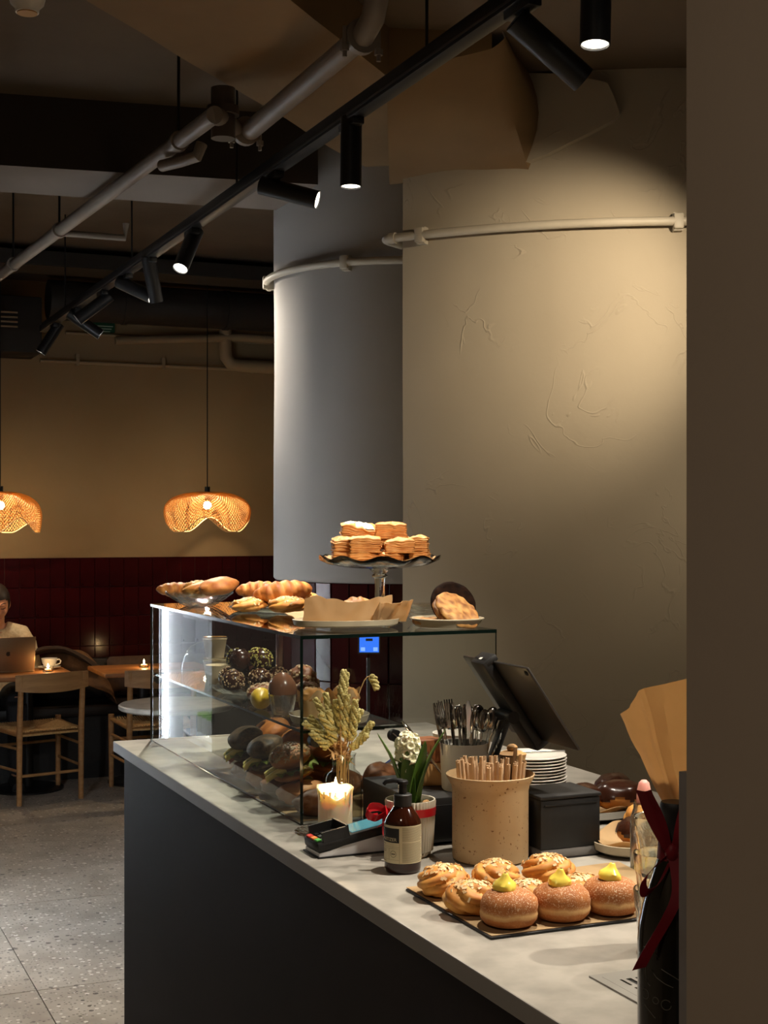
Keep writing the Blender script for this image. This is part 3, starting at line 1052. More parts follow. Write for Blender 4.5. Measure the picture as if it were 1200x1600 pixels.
put_bun(43, 'almond pastry on the far side of the steel tray', (1.37, 3.74, TZ + cz), 1.2, name='almond_pastry', cat='pastry', rx=.05, ry=.04, rz=.026, flakes=60)

# oval stoneware platter lined with parchment
t = thing('oval_platter', 'oval beige stoneware platter lined with crumpled parchment', 'platter', (1.248, 3.135, TZ), radians(-6))
ov = [(0, .004), (.90, .004), (.97, .008), (1.0, .020), (.985, .0205), (.955, .012), (.88, .007), (0, .007)]
def ovf(u, v):
    q = 2 * pi * u
    k, z = ov[int(round(v * 7))]
    return V((.128 * cos(q) * k, .088 * sin(q) * k, z))
G().surf(ovf, 64, 7, cu=True).obj('platter', M['cream_plate'], t)
rest = t
def crumple(seed, w_, h_, lean, curve, amp=.006):
    def f(u, v):
        x = (u - .5) * w_
        top = 1 + .10 * noise.noise(V((u * 3, seed, 0))) + .16 * abs(noise.noise(V((u * 4.5, seed, 4)))) - .10 * sin(pi * u)
        z = v * h_ * top
        y = lean * v - curve * (abs(u - .5) * 2) ** 2
        # a few broad creases
        for k in range(5):
            cu = .12 + .19 * k + .03 * sin(seed * 3 + k * 7)
            y += amp * .8 * max(0, 1 - abs(u + (v - .5) * .18 * sin(k * 5 + seed) - cu) / .09) * (.3 + .7 * v) * (1 if k % 2 else -1)
        return V((x + .004 * noise.noise(V((u * 4, v * 3, seed + 9))), y, z))
    return f
p = G().sheet(crumple(1, .215, .062, -.012, -.03), 46, 14)
po = tag(p.obj('parchment_sheet', M['parch'], loc=(1.240, 3.082, TZ + .009), rot=(0, 0, radians(-3)), ang=20), 'crumpled tan parchment standing in the oval platter', 'parchment')
p = G().sheet(crumple(8, .10, .05, -.03, .01, .008), 24, 10)
tag(p.obj('parchment_sheet', M['parch'], loc=(1.335, 3.10, TZ + .012), rot=(0, 0, radians(12)), ang=20), 'torn parchment end folded at the right of the oval platter', 'parchment')
tag(link('brownie', lumpy(21, .045, .035, .032, 'cookie', .2, 3), None, (1.285, 3.155, TZ + .008), (0, 0, .3)), 'nutty brown cake peeping over the crumpled parchment', 'cake')
tag(link('brownie', lumpy(22, .022, .02, .02, 'choc_cookie', .25, 4), None, (1.352, 3.13, TZ + .010), (0, 0, .3)), 'small dark crumbly cake at the right end of the oval platter', 'cake')
pap = G().sheet(lambda u, v: V(((u - .5) * .09, (v - .5) * .06, .002 + .010 * u + .004 * noise.noise(V((u * 3, v * 3, 2))))), 12, 10, .002)
tag(pap.obj('paper_card', M['parch'], loc=(1.21, 3.30, TZ + .014), rot=(.25, .05, .3)), 'pale folded paper lying behind the oval platter', 'paper')

# cake stand with layered puff pastries
CS = V((1.419, 3.335, TZ))
t = thing('cake_stand', 'tall pressed-glass cake stand with a wavy rim', 'cake stand', CS)
G().lathe([(0, 0), (.062, 0), (.06, .006), (.03, .016), (.017, .03), (.0135, .05), (.0125, .08), (.014, .105), (.019, .108), (.020, .113), (.015, .117), (.022, .124), (.03, .130), (0, .131)], 40).obj('stem', M['glass_cut'], t)
def wav(q, r, z):
    k = max(0, (r - .09) / .06)
    return r, z + k * .006 * sin(9 * q) + k * k * .004
G().lathe([(0, .131), (.06, .131), (.10, .135), (.13, .142), (.152, .151), (.1535, .154), (.150, .155), (.128, .147), (.10, .140), (.06, .137), (0, .137)], 90, wob=wav).obj('plate', M['glass_cut'], t)
tag(G().sheet(lambda u, v: V((.138 * (v + .02) * cos(2 * pi * u), .138 * (v + .02) * sin(2 * pi * u), .002 + .016 * v ** 3 + .005 * v * v * sin(2 * pi * u * 9) + .004 * v * noise.noise(V((cos(2 * pi * u) * 4, sin(2 * pi * u) * 4, 1))))), 80, 6).obj(
    'parchment_liner', M['parch'], loc=(CS.x, CS.y, CS.z + .1385)), 'round parchment liner under the layered pastries on the cake stand', 'parchment')
PZ = CS.z + .1415
e1 = V((cos(YAW), -sin(YAW), 0))      # across the view
e2 = V((sin(YAW), cos(YAW), 0))       # away from the viewer
def on_stand(a, b, z):
    p = CS + e1 * a + e2 * b
    return (p.x, p.y, PZ + z)
LP = 'layered puff pastries on the cake stand'
blocks = [
    (51, (-.094, -.02, .0), (.046, .060, .030), .10, 'small lower puff block at the left edge of the cake stand'),
    (52, (-.094, -.02, .0325), (.046, .055, .030), .16, 'small upper puff block at the left edge of the cake stand'),
    (53, (-.035, -.045, .0), (.072, .056, .026), -.05, 'long bottom puff slab left of centre on the cake stand'),
    (54, (-.035, -.04, .0285), (.072, .056, .036), -.03, 'thick puff slab resting left of centre on the cake stand'),
    (55, (.030, -.045, .0), (.050, .050, .025), -.25, 'bottom puff block right of centre on the cake stand'),
    (56, (.048, -.035, .0275), (.068, .056, .032), .06, 'wide puff slab right of centre on the cake stand'),
    (57, (.100, -.015, .0), (.044, .055, .030), -.15, 'bottom puff block at the right edge of the cake stand'),
    (58, (.098, -.015, .0325), (.044, .055, .033), -.10, 'upper puff block at the right edge of the cake stand'),
    (59, (.045, .035, .0), (.075, .060, .034), .1, 'rear bottom puff block hidden behind the right hand pastries'),
    (60, (.034, .028, .0365), (.076, .060, .030), .05, 'rear middle puff block behind the right hand pastries'),
    (61, (.028, .018, .062), (.074, .058, .036), -.03, 'topmost puff block on the right of the cake stand'),
    (62, (-.055, .040, .0), (.078, .060, .034), .1, 'rear bottom puff block hidden behind the left hand pastries'),
]
for s_, (a, b, z), (sx, sy, sz), r, lb in blocks:
    tag(link('layered_pastry', layered_block(s_, sx, sy, sz, max(4, int(sz / .0045))), None, on_stand(a, b, z), (0, 0, r - YAW)), lb, 'pastry', LP)
me = layered_block(63, .082, .060, .030, 6)
o = tag(link('layered_pastry', me, None, on_stand(-.058, .022, .066), (.15, .12, -YAW + .1)), 'sugar dusted puff slab leaning on top at left of the cake stand', 'pastry', LP)
sg = G()
sg.surf(lambda u, v: V(((u - .5) * .08, (v - .5) * .057, .0345 + .003 * noise.noise(V((u * 6, v * 6, 1))) + .004 * (1 - (2 * u - 1) ** 2) * (1 - (2 * v - 1) ** 2) - .006 * (max(abs(2 * u - 1), abs(2 * v - 1))) ** 6)), 24, 18)
sg.obj('sugar_dusting', M['sugar'], o)

# cookie plate and stacked glass dishes
KP = V((1.462, 3.035, TZ))
t = thing('cookie_plate', 'round beige stoneware plate of cookies at the near corner of the case', 'plate', KP)
G().lathe([(0, 0), (.06, 0), (.074, .004), (.082, .018), (.0865, .021), (.087, .023), (.084, .024), (.076, .016), (.07, .009), (0, .008)], 56).obj('plate', M['cream_plate'], t)
def cookie(seed, r, th, m):
    prof = [(0, 0), (r * .9, 0), (r, th * .4), (r * .98, th * .7)] + [(r * (.92 - .115 * k), th * (.92 + .02 * k) if k < 4 else th) for k in range(9)]
    g = G().lathe(prof, 56,
                  wob=lambda q, rr, z: (rr * (1 + .05 * noise.noise(V((cos(q) * 2, sin(q) * 2, seed)))), z + (.0045 * noise.noise(V((rr * cos(q) * 70, rr * sin(q) * 70, seed))) if z > th * .6 else 0)))
    me = g.mesh('cookie', M[m], ang=60)
    set_ridge(me, lambda co: .35 + 1.6 * noise.noise(co * 75 + V((seed, 0, 0))))
    return me
def onk(a, b, z):
    p = KP + e1 * a + e2 * b
    return (p.x, p.y, KP.z + z)
def facing(a, b, c):
    """rotation that turns a disc's axis right, up and towards the viewer"""
    return rot_to(e1 * a + V((0, 0, b)) - e2 * c).to_euler()
tag(link('cookie', cookie(1, .040, .014, 'cookie'), None, onk(-.042, -.015, .009), (0, 0, 0)), 'pale golden cookie lying flat at the left of the plate', 'cookie')
tag(link('cookie', cookie(2, .058, .015, 'cookie'), None, onk(.020, -.022, .036), facing(.49, .73, .47)), 'large crackled golden cookie leaning at the front of the plate', 'cookie')
tag(link('cookie', cookie(3, .052, .013, 'cookie'), None, onk(.008, -.004, .028), facing(.49, .73, .47)), 'golden cookie tucked under the large crackled one', 'cookie')
tag(link('cookie', cookie(4, .058, .013, 'choc_cookie'), None, onk(.014, .030, .050), facing(.35, .40, .84)), 'dark chocolate cookie standing at the back of the plate', 'cookie')
for k in range(4):
    tag(G().lathe([(0, 0), (.025, 0), (.036, .004), (.046, .013), (.047, .0145), (.0455, .0147), (.036, .0065), (.0, .003)], 40).obj('glass_dish', M['glass_plate'], loc=(1.488, 3.205, TZ + .0105 * k)),
        ('lowest', 'second lowest', 'second highest', 'topmost')[k] + ' small clear glass dish in the stack behind the cookies', 'dish', 'stacked glass dishes on the case')

# ================================================================== inside the case
SZ = CT + SH + .0005       # top of the glass shelf
BZ = CT + .0005
M['nut'] = mat('nut pieces', (196, 172, 132), .6, c2=(120, 88, 58), scale=40)
M['pistachio'] = mat('pistachio crumb', (150, 146, 62), .7, c2=(196, 186, 110), scale=60)
M['paper_cup'] = mat('pale paper cup', (214, 196, 164), .6)
M['clear_lid'] = M['glass']
# paper cups with domed lids
def paper_cup(loc, label, lid=True):
    t = thing('paper_cup', label, 'cup', loc)
    G().lathe([(0, 0), (.026, 0), (.034, .052), (.0355, .0535), (.0335, .053), (.026, .003), (0, .003)], 32).obj('cup', M['paper_cup'], t)
    G().lathe([(0, .044), (.0325, .044)], 24).obj('filling', M['brie'], t)
    if lid:
        G().lathe([(.0365, .052), (.037, .056), (.033, .060), (.0, .061)], 32).obj('lid', M['glass'], t)
    return t
paper_cup((1.195, 4.03, SZ), 'pale paper cup under a second cup on the glass shelf')
paper_cup((1.195, 4.03, SZ + .062), 'pale paper cup stacked on top of another in the case')
paper_cup((1.165, 3.90, SZ), 'open paper cup in front of the stacked pair in the case', False)
t = thing('glass_cloche', 'faint domed glass cover at the far end of the shelf', 'cloche', (1.22, 4.17, SZ))
G().lathe([(.085, 0), (.086, .02), (.078, .055), (.055, .085), (.02, .099), (.0, .101)], 40).obj('dome', M['glass'], t)
G().ball((0, 0, .112), .011).obj('knob', M['glass'], t)
# glass plate of coated balls
t = thing('glass_plate', 'pressed-glass plate carrying the nutty balls on the shelf', 'plate', (1.19, 3.66, SZ))
G().lathe([(0, .004), (.06, .004), (.09, .010), (.108, .020), (.110, .019), (.092, .006), (.06, 0), (0, 0)], 60, wob=lambda q, r, z: (r, z + .003 * cos(14 * q) * (r / .11) ** 3)).obj('plate', M['glass_plate'], t)
def coated_ball(seed, r, coat, core='choc'):
    g = G().ball((0, 0, r * .95), r, 24, 14, lambda n, q, h: .06 * noise.noise(n * 3 + V((seed, 0, 0))))
    me = g.mesh('ball', M[core])
    rnd = random.Random(seed)
    f = G()
    for _ in range(120):
        z = rnd.uniform(-.6, 1)
        q = rnd.uniform(0, 6.28)
        n = V((sqrt(1 - z * z) * cos(q), sqrt(1 - z * z) * sin(q), z))
        mm = rot_to(n) @ Euler((rnd.uniform(-.6, .6), rnd.uniform(-.6, .6), rnd.uniform(0, 6))).to_matrix()
        s_ = rnd.uniform(.003, .0065)
        f.box(V((0, 0, r * .95)) + n * r * 1.0, (s_, s_ * .6, s_ * .5), mm)
    return me, f.mesh('nut_coating', M[coat], smooth=False)
BALLS = [
    (1, 1.12, 3.61, 0, .030, 'nut', 'nut coated ball at the near front of the glass plate'),
    (2, 1.135, 3.69, 0, .030, 'nut', 'nut coated ball at the far front of the glass plate'),
    (3, 1.19, 3.60, 0, .031, 'nut', 'nut coated ball in the near middle of the glass plate'),
    (4, 1.195, 3.675, 0, .031, 'choc', 'dark cocoa ball in the middle of the glass plate'),
    (5, 1.215, 3.74, 0, .029, 'nut', 'nut coated ball at the far rim of the glass plate'),
    (6, 1.25, 3.63, 0, .030, 'nut', 'nut coated ball at the rear of the glass plate'),
    (7, 1.155, 3.655, .050, .029, 'choc', 'dark cocoa ball on the upper layer of the heap'),
    (8, 1.165, 3.725, .048, .028, 'pistachio', 'pistachio crumbed ball highest at the far end of the heap'),
    (9, 1.205, 3.63, .052, .029, 'pistachio', 'pistachio crumbed ball on top near the case edge'),
    (10, 1.215, 3.70, .052, .027, 'pistachio', 'pistachio crumbed ball at the back of the top layer'),
]
for s_, x, y, z, r, coat, lb in BALLS:
    me, fm = coated_ball(s_, r, 'nut' if coat == 'choc' else coat)
    o = tag(link('coated_ball', me, None, (x, y, SZ + .011 + z), (0, 0, s_)), lb, 'truffle', 'coated balls heaped on the shelf plate')
    f = link('crumb_coating', fm if coat != 'choc' else fm, o)
    f['kind'] = 'stuff'
    if coat == 'choc':
        f.data = fm.copy()
        f.data.materials.clear()
        f.data.materials.append(M['choc_cookie'])
# lemon, chocolate dome and muffin
def lemon_f(n, q, h):
    return .35 * abs(n.x) ** 8
M['lemon'] = mat('lemon peel', (222, 184, 40), .4, bump=.3, bscale=90)
tag(G().ball((0, 0, .026), (.032, .026, .026), 28, 18, lemon_f).obj('lemon', M['lemon'], loc=(1.105, 3.335, SZ), rot=(0, 0, 1.2)), 'yellow lemon lying on the glass shelf', 'lemon')
t = thing('glass_cup', 'small glass cup under a chocolate dome on the shelf', 'cup', (1.115, 3.205, SZ))
G().lathe([(0, .003), (.022, .003), (.032, .05), (.0335, .05), (.024, 0), (0, 0)], 32, wob=lambda q, r, z: (r * (1 + .03 * cos(12 * q)), z)).obj('cup', M['glass_cut'], t)
M['milk_choc'] = mat('milk chocolate', (112, 74, 52), .25)
tag(G().lathe([(0, 0), (.033, 0), (.034, .008), (.031, .026), (.02, .042), (.008, .05), (0, .049)], 36, wob=lambda q, r, z: (r, z)).obj('chocolate_dome', M['milk_choc'], loc=(1.115, 3.205, SZ + .051)), 'glossy milk chocolate dome on the small glass cup', 'dessert')
t = thing('oval_plate', 'beige plate with cupcakes near the case corner', 'plate', (1.175, 3.055, SZ), .1)
G().lathe([(0, 0), (.07, 0), (.086, .004), (.092, .020), (.09, .021), (.082, .008), (0, .006)], 48).obj('plate', M['cream_plate'], t)
def cupcake(loc, label, seed):
    t = thing('cupcake', label, 'cupcake', loc)
    G().lathe([(0, 0), (.022, 0), (.032, .036), (.036, .06), (.033, .05), (.0, .03)], 48, wob=lambda q, r, z: (r * (1 + .06 * cos(8 * q) * (z / .05)), z + .012 * max(0, z - .04) / .02 * cos(4 * q))).obj('paper_case', M['parch'], t)
    me = lumpy(seed, .034, .034, .024, 'cookie', .16, 3)
    link('cake_top', me, t, (0, 0, .028))
    flakes_on(t, seed, 26, .024, .024, .074, 'nut', .007, .014)
    return t
cupcake((1.135, 3.055, SZ + .007), 'cupcake in parchment at the front of the shelf plate', 3)
cupcake((1.21, 3.05, SZ + .007), 'cupcake in parchment at the rear of the shelf plate', 4)

# sandwiches and rolls on the case floor
def sandwich(loc, rz, label, seed, top='roll', ham=True, cheese=True, seeds=False, tilt_=(0, 0), k=1.0):
    t = thing('sandwich_roll', label, 'sandwich', loc, rot=(tilt_[0], tilt_[1], rz + pi), group='filled rolls on the case floor')
    rnd = random.Random(seed)
    rx, ry = .070 * k, .046 * k
    link('bun_bottom', lumpy(seed + 50, rx, ry, .014, top, .04, 1.5), t)
    bt = lumpy(seed, rx, ry, .027 * k, top, .05, 1.6, 64, 32)
    for v_ in bt.vertices:                      # scored crust: slanting cuts across the top
        cut = max(0, 1 - abs(((v_.co.x + .4 * v_.co.y) / .026 + .5) % 1 - .5) / .16) if top != 'rye' else 0
        v_.co.z -= .0035 * cut * max(0, v_.co.z / .05)
    link('bun_top', bt, t, (0, 0, .028))
    def leafy(u, v):
        q = 2 * pi * u
        return V((rx * (1.02 + .08 * v * sin(9 * q + seed)) * cos(q) * (.5 + .55 * v), ry * (1.1 + .1 * v * sin(11 * q)) * sin(q) * (.5 + .6 * v), .025 + .006 * v * sin(13 * q + seed)))
    G().surf(leafy, 60, 5, cu=True).obj('lettuce', M['lettuce'], t)
    if cheese:
        for n_ in range(2):
            x0 = (-.022, .026)[n_] * k + rnd.uniform(-.006, .006)
            def ch(u, v):
                # a slice rolled into a loose tube that juts out of the front
                q = -1.2 + 4.2 * u
                return V((x0 + .010 * cos(q) + .004 * v * sin(seed), -ry * .35 - v * ry * 1.05, .031 + .008 * sin(q) - .012 * v * v))
            G().sheet(ch, 16, 8, .0018).obj('cheese', M['cheese'], t)
    if ham:
        for n_ in range(2):
            x0 = (-.045, .004)[n_] * k
            def hm(u, v):
                q = -1.4 + 4.6 * u
                return V((x0 + .012 * cos(q), -ry * .3 - v * ry * .95, .022 + .010 * sin(q) - .012 * v * v))
            G().sheet(hm, 16, 8, .0015).obj('ham', M['ham'], t)
    if seeds:
        f = G()
        for _ in range(420):
            z = rnd.uniform(.05, 1)
            q = rnd.uniform(0, 6.28)
            n = V((sqrt(1 - z * z) * cos(q), sqrt(1 - z * z) * sin(q), z))
            p = V((n.x * rx * 1.03, n.y * ry * 1.03, .028 + .025 + n.z * .0305))
            f.box(p, (.006, .0024, .0018), rot_to(n) @ Euler((0, 0, rnd.uniform(0, 6))).to_matrix())
        so = f.obj('seeds', M['nut'], t, smooth=False)
        so['kind'] = 'stuff'
    return t
sandwich((1.238, 3.60, BZ + .058), 1.3, 'tall glazed roll with white filling on the upper row', 71, 'roll', ham=False, cheese=False, tilt_=(.3, 0), k=1.1)
sandwich((1.245, 3.43, BZ + .058), 1.1, 'glazed brown roll at the back of the upper row', 72, 'roll', ham=False, cheese=False, tilt_=(.2, 0))
sandwich((1.250, 3.26, BZ + .058), 1.4, 'glazed roll behind the seeded one', 73, 'roll', ham=False, cheese=False)
sandwich((1.143, 3.53, BZ + .056), 1.35, 'dark seeded roll with rolled cheese and ham at the front', 74, 'rye', tilt_=(.30, 0))
sandwich((1.143, 3.37, BZ + .056), 1.25, 'dark seeded roll with cheese in the middle of the front row', 75, 'rye', ham=False, tilt_=(.30, 0))
sandwich((1.145, 3.20, BZ + .056), 1.3, 'seed covered roll with rolled cheese beside the case corner', 76, 'bread', ham=False, seeds=True, tilt_=(.25, 0), k=1.05)
sandwich((1.262, 3.60, BZ), 1.4, 'lower rear roll under the glazed ones', 77, 'bread', ham=False, cheese=False)
for i, (x, y, z, r, s_, lb) in enumerate([(1.145, 3.03, 0, .15, 81, 'long brown loaf wrapped in clear film by the case corner'), (1.15, 3.15, 0, .1, 82, 'brown wrapped loaf second from the case corner'),
                                  (1.15, 3.27, 0, .1, 83, 'brown wrapped loaf third from the case corner'), (1.15, 3.39, 0, .1, 84, 'brown wrapped loaf fourth from the case corner'),
                                  (1.15, 3.51, 0, .1, 85, 'brown wrapped loaf furthest from the case corner'), (1.285, 3.42, 0, 1.4, 86, 'brown wrapped loaf behind the front ones'), (1.285, 3.25, 0, 1.4, 87, 'brown wrapped loaf behind the second from the corner')]):
    o = tag(link('wrapped_loaf', lumpy(s_, .066, .052, .029, 'dark_bread' if i % 2 == 0 else 'bread', .14, 2.2), None, (x, y, BZ + .002), (0, 0, r)), lb, 'loaf', 'wrapped loaves in the bottom row')
for x, y, r, s_, lb in ((1.315, 3.085, 1.2, 91, 'dark brown pastry at the open side of the case'), (1.425, 3.03, .1, 92, 'folded dark pastry beside the hyacinth'), (1.46, 3.16, .4, 93, 'rear dark pastry near the clamp')):
    me = lumpy(s_, .066, .045, .045, 'dark_bread', .2, 2)
    tag(link('dark_pastry', me, None, (x, y, BZ + .012), (.05, -.12, r)), lb, 'pastry', 'dark pastries at the open side of the case')
t = thing('steel_tongs', 'steel serving tongs lying behind the dark pastries', 'tongs', (1.40, 3.25, BZ), .7)
for s in (-1, 1):
    G().tube([(-.09, 0, .05), (0, s * .012, .055), (.09, s * .022, .06)], [.006, .007, .012], 8, flat=.3).obj('arm', M['chrome'], t)
G().cyl((-.09, 0, 0), (-.09, 0, .055), .008, seg=10).obj('prop', M['black'], t)
pp = G().sheet(lambda u, v: V(((u - .5) * .26, (v - .5) * .72, .001 + .003 * abs(noise.noise(V((u * 5, v * 12, 3)))))), 16, 40)
tag(pp.obj('case_parchment', M['parch'], loc=(1.205, 3.34, CT + .0002)), 'parchment under the loaves on the case floor', 'parchment')

# nut crusted cakes further along the shelf
for x, y, r_, h_, sd_, lb in ((1.235, 3.40, .042, .050, 5, 'tall nut crusted cake at the back of the shelf'), (1.16, 3.47, .045, .024, 6, 'low nut crusted cake between lemon and balls'), (1.21, 3.30, .040, .034, 7, 'nut crusted cake behind the chocolate dome')):
    o = tag(link('nut_cake', lumpy(sd_ + 400, r_, r_, h_, 'dark_bread', .15, 3), None, (x, y, SZ)), lb, 'cake')
    rnd = random.Random(sd_)
    f = G()
    for _ in range(110):
        z = rnd.uniform(-.5, 1)
        q = rnd.uniform(0, 6.28)
        n_ = V((sqrt(1 - z * z) * cos(q), sqrt(1 - z * z) * sin(q), z))
        f.ball(V((n_.x * r_, n_.y * r_, h_ * .9 + n_.z * h_)), (rnd.uniform(.004, .007), rnd.uniform(.003, .006), .003), 6, 4, m=rot_to(n_))
    fo = f.obj('nut_pieces', M['nut'], o)
    fo['kind'] = 'stuff'

# ================================================================== front of the counter
# baking tray with parchment, six almond buns, three doughnuts
t = thing('baking_tray', 'thin black baking tray lined with parchment near the bottle', 'tray', (1.05, 2.02, CT))
G().box((.225, .165, .0022), (.45, .33, .004), bev=.0012).obj('tray', M['black'], t, smooth=False)
def bp(u, v):
    x, y = .004 + u * .446, .006 + v * .330
    return V((x, y, .0050 + .0012 * noise.noise(V((u * 5, v * 4, 2))) + .006 * max(0, v - .85) / .15 * max(0, u - .3)))
G().sheet(bp, 30, 24).obj('parchment', M['parch'], t)
TB = CT + .0056
AB = 'almond twisted buns on the baking tray'
for s_, x, y, r, lb, kw in (
    (1, 1.092, 2.282, .3, 'almond bun at the far left corner of the baking tray', {}),
    (2, 1.086, 2.160, -.4, 'almond bun at the near left edge of the baking tray', {}),
    (3, 1.192, 2.275, .9, 'almond bun in the middle of the far row on the tray', {}),
    (4, 1.300, 2.278, -.2, 'almond bun at the right of the far row beside the black box', {}),
    (5, 1.192, 2.160, 2.0, 'flattish almond bun behind the middle doughnut', {'rz': .023}),
    (6, 1.298, 2.160, 1.1, 'flattish almond bun behind the right hand doughnut', {'rz': .022})):
    a = dict(rx=.0475, ry=.042, rz=.028, knots=5, flakes=120)
    a.update(kw)
    put_bun(s_ + 100, lb, (x, y, TB), r, AB, name='almond_bun', **a)

def doughnut_mat():
    m = mat('sugared doughnut', (182, 112, 54), .75, c2=(150, 86, 38), scale=30, lo=.3, hi=.7, bump=.5, bscale=160, bdist=.0015)
    nt = m.node_tree
    p = nt.nodes['Principled BSDF']
    base = p.inputs['Base Color'].links[0].from_socket
    tc = [n for n in nt.nodes if n.type == 'TEX_COORD'][0]
    # pale unfried band round the middle
    sx = nt.nodes.new('ShaderNodeSeparateXYZ')
    nt.links.new(tc.outputs['Object'], sx.inputs[0])
    n = nt.nodes.new('ShaderNodeTexNoise')
    n.inputs['Scale'].default_value = 40
    nt.links.new(tc.outputs['Object'], n.inputs['Vector'])
    ad = nt.nodes.new('ShaderNodeMath')
    ad.operation = 'MULTIPLY_ADD'
    ad.inputs[1].default_value = .010
    nt.links.new(n.outputs['Fac'], ad.inputs[0])
    nt.links.new(sx.outputs['Z'], ad.inputs[2])
    rp = nt.nodes.new('ShaderNodeValToRGB')
    e = rp.color_ramp.elements
    e[0].position, e[0].color = .020, (0, 0, 0, 1)
    e[1].position, e[1].color = .033, (0, 0, 0, 1)
    k = e.new(.0265)
    k.color = (1, 1, 1, 1)
    nt.links.new(ad.outputs[0], rp.inputs['Fac'])
    mx = nt.nodes.new('ShaderNodeMix')
    mx.data_type = 'RGBA'
    nt.links.new(rp.outputs['Color'], mx.inputs['Factor'])
    nt.links.new(base, mx.inputs['A'])
    mx.inputs['B'].default_value = (*lin((222, 178, 118)), 1)
    # sugar grains
    vo = nt.nodes.new('ShaderNodeTexNoise')
    vo.inputs['Scale'].default_value = 420
    nt.links.new(tc.outputs['Object'], vo.inputs['Vector'])
    r2 = nt.nodes.new('ShaderNodeValToRGB')
    r2.color_ramp.elements[0].position = .56
    r2.color_ramp.elements[1].position = .66
    nt.links.new(vo.outputs['Fac'], r2.inputs['Fac'])
    up = nt.nodes.new('ShaderNodeMapRange')
    up.inputs['From Min'].default_value = .022
    up.inputs['From Max'].default_value = .040
    up.inputs['To Min'].default_value = .12
    up.inputs['To Max'].default_value = .75
    nt.links.new(sx.outputs['Z'], up.inputs['Value'])
    mu = nt.nodes.new('ShaderNodeMath')
    mu.operation = 'MULTIPLY'
    nt.links.new(r2.outputs['Color'], mu.inputs[0])
    nt.links.new(up.outputs[0], mu.inputs[1])
    m3 = nt.nodes.new('ShaderNodeMix')
    m3.data_type = 'RGBA'
    nt.links.new(mu.outputs[0], m3.inputs['Factor'])
    nt.links.new(mx.outputs['Result'], m3.inputs['A'])
    m3.inputs['B'].default_value = (*lin((238, 214, 178)), 1)
    nt.links.new(m3.outputs['Result'], p.inputs['Base Color'])
    return m
M['doughnut'] = doughnut_mat()
def dprof():
    R = .0485
    pts = [(0, 0), (.030, .0), (.040, .004), (.0465, .012), (.0478, .019), (.0468, .0235), (.0474, .028), (.0478, .033), (.045, .043), (.037, .0515), (.024, .0565), (.010, .0575), (0, .057)]
    return pts
for i, (x, y, lb) in enumerate(((1.110, 2.072, 'sugared doughnut topped with lemon curd nearest the tray corner'), (1.206, 2.070, 'sugared doughnut topped with lemon curd in the middle of the three'),
                                (1.302, 2.070, 'sugared doughnut topped with lemon curd nearest the bottle'))):
    d = G().lathe(dprof(), 56, wob=lambda q, r, z: (r * (1 + .035 * noise.noise(V((cos(q) * 1.3, sin(q) * 1.3, z * 30 + i * 5))) + .012 * noise.noise(V((cos(q) * 6, sin(q) * 6, z * 60 + i)))), z * (1 + .04 * noise.noise(V((cos(q), sin(q), i * 3)))))).obj('sugared_doughnut', M['doughnut'], ang=80, loc=(x, y, TB), rot=(0, 0, i * 1.3))
    tag(d, lb, 'doughnut', 'lemon doughnuts on the baking tray')
    G().lathe([(.0, -.004), (.0175, -.004), (.0195, .002), (.0175, .008), (.012, .0125), (.007, .017), (.0035, .022), (.002, .0245), (0, .0255)], 32,
              wob=lambda q, r, z: (r * (1 + .06 * sin(3 * q + z * 160)) + .002 * max(0, z) / .02, z)).obj('lemon_curd', M['curd'], d, loc=(-.002 + .004 * (i - 1), .004, .058), rot=(.1, -.1 * i, 0))

# big speckled pot full of straws
M['pot'] = mat('speckled stoneware', (188, 160, 120), .6, c2=(172, 142, 102), scale=6, bump=.06, bscale=40)
nt = M['pot'].node_tree
_p = nt.nodes['Principled BSDF']
_b = _p.inputs['Base Color'].links[0].from_socket
_v = nt.nodes.new('ShaderNodeTexNoise')
_v.inputs['Scale'].default_value = 150
_v.inputs['Detail'].default_value = 2
_tc = [n for n in nt.nodes if n.type == 'TEX_COORD'][0]
nt.links.new(_tc.outputs['Object'], _v.inputs['Vector'])
_r = nt.nodes.new('ShaderNodeValToRGB')
_r.color_ramp.elements[0].position = .66
_r.color_ramp.elements[1].position = .70
nt.links.new(_v.outputs['Fac'], _r.inputs['Fac'])
_m = nt.nodes.new('ShaderNodeMix')
_m.data_type = 'RGBA'
nt.links.new(_r.outputs['Color'], _m.inputs['Factor'])
nt.links.new(_b, _m.inputs['A'])
_m.inputs['B'].default_value = (*lin((120, 84, 50)), 1)
nt.links.new(_m.outputs['Result'], _p.inputs['Base Color'])
PT = V((1.302, 2.508, CT))
t = thing('stoneware_pot', 'large beige speckled pot with a flared rim, full of straws', 'pot', PT)
G().lathe([(0, 0), (.068, 0), (.0735, .004), (.0745, .010), (.0745, .135), (.0765, .146), (.082, .156), (.0862, .163), (.0868, .167), (.085, .168), (.080, .160), (.0715, .148), (.070, .135), (.070, .008), (0, .007)], 72).obj('pot', M['pot'], t)
M['straw'] = mat('paper straw', (224, 190, 150), .7, c2=(210, 172, 130), scale=30)
M['straw_in'] = mat('straw hollow', (60, 42, 30), .9)
def straw_mesh(Ls):
    g = G()
    g.lathe([(.0037, 0), (.0037, Ls), (.0026, Ls), (.0026, Ls - .012), (0, Ls - .012)], 12)
    return g.mesh('straw', M['straw'])
sm = [straw_mesh(.184), straw_mesh(.194), straw_mesh(.204)]
rnd = random.Random(5)
def place_straw(x, y, lean, az, me):
    d = V((sin(lean) * cos(az), sin(lean) * sin(az), cos(lean)))
    o = link('paper_straw', me, None, (PT.x + x, PT.y + y, CT + .0075), rot_to(d).to_euler())
    tag(o, 'tan paper straw standing in the speckled pot', 'straw', 'paper straws in the speckled pot')
n = 0
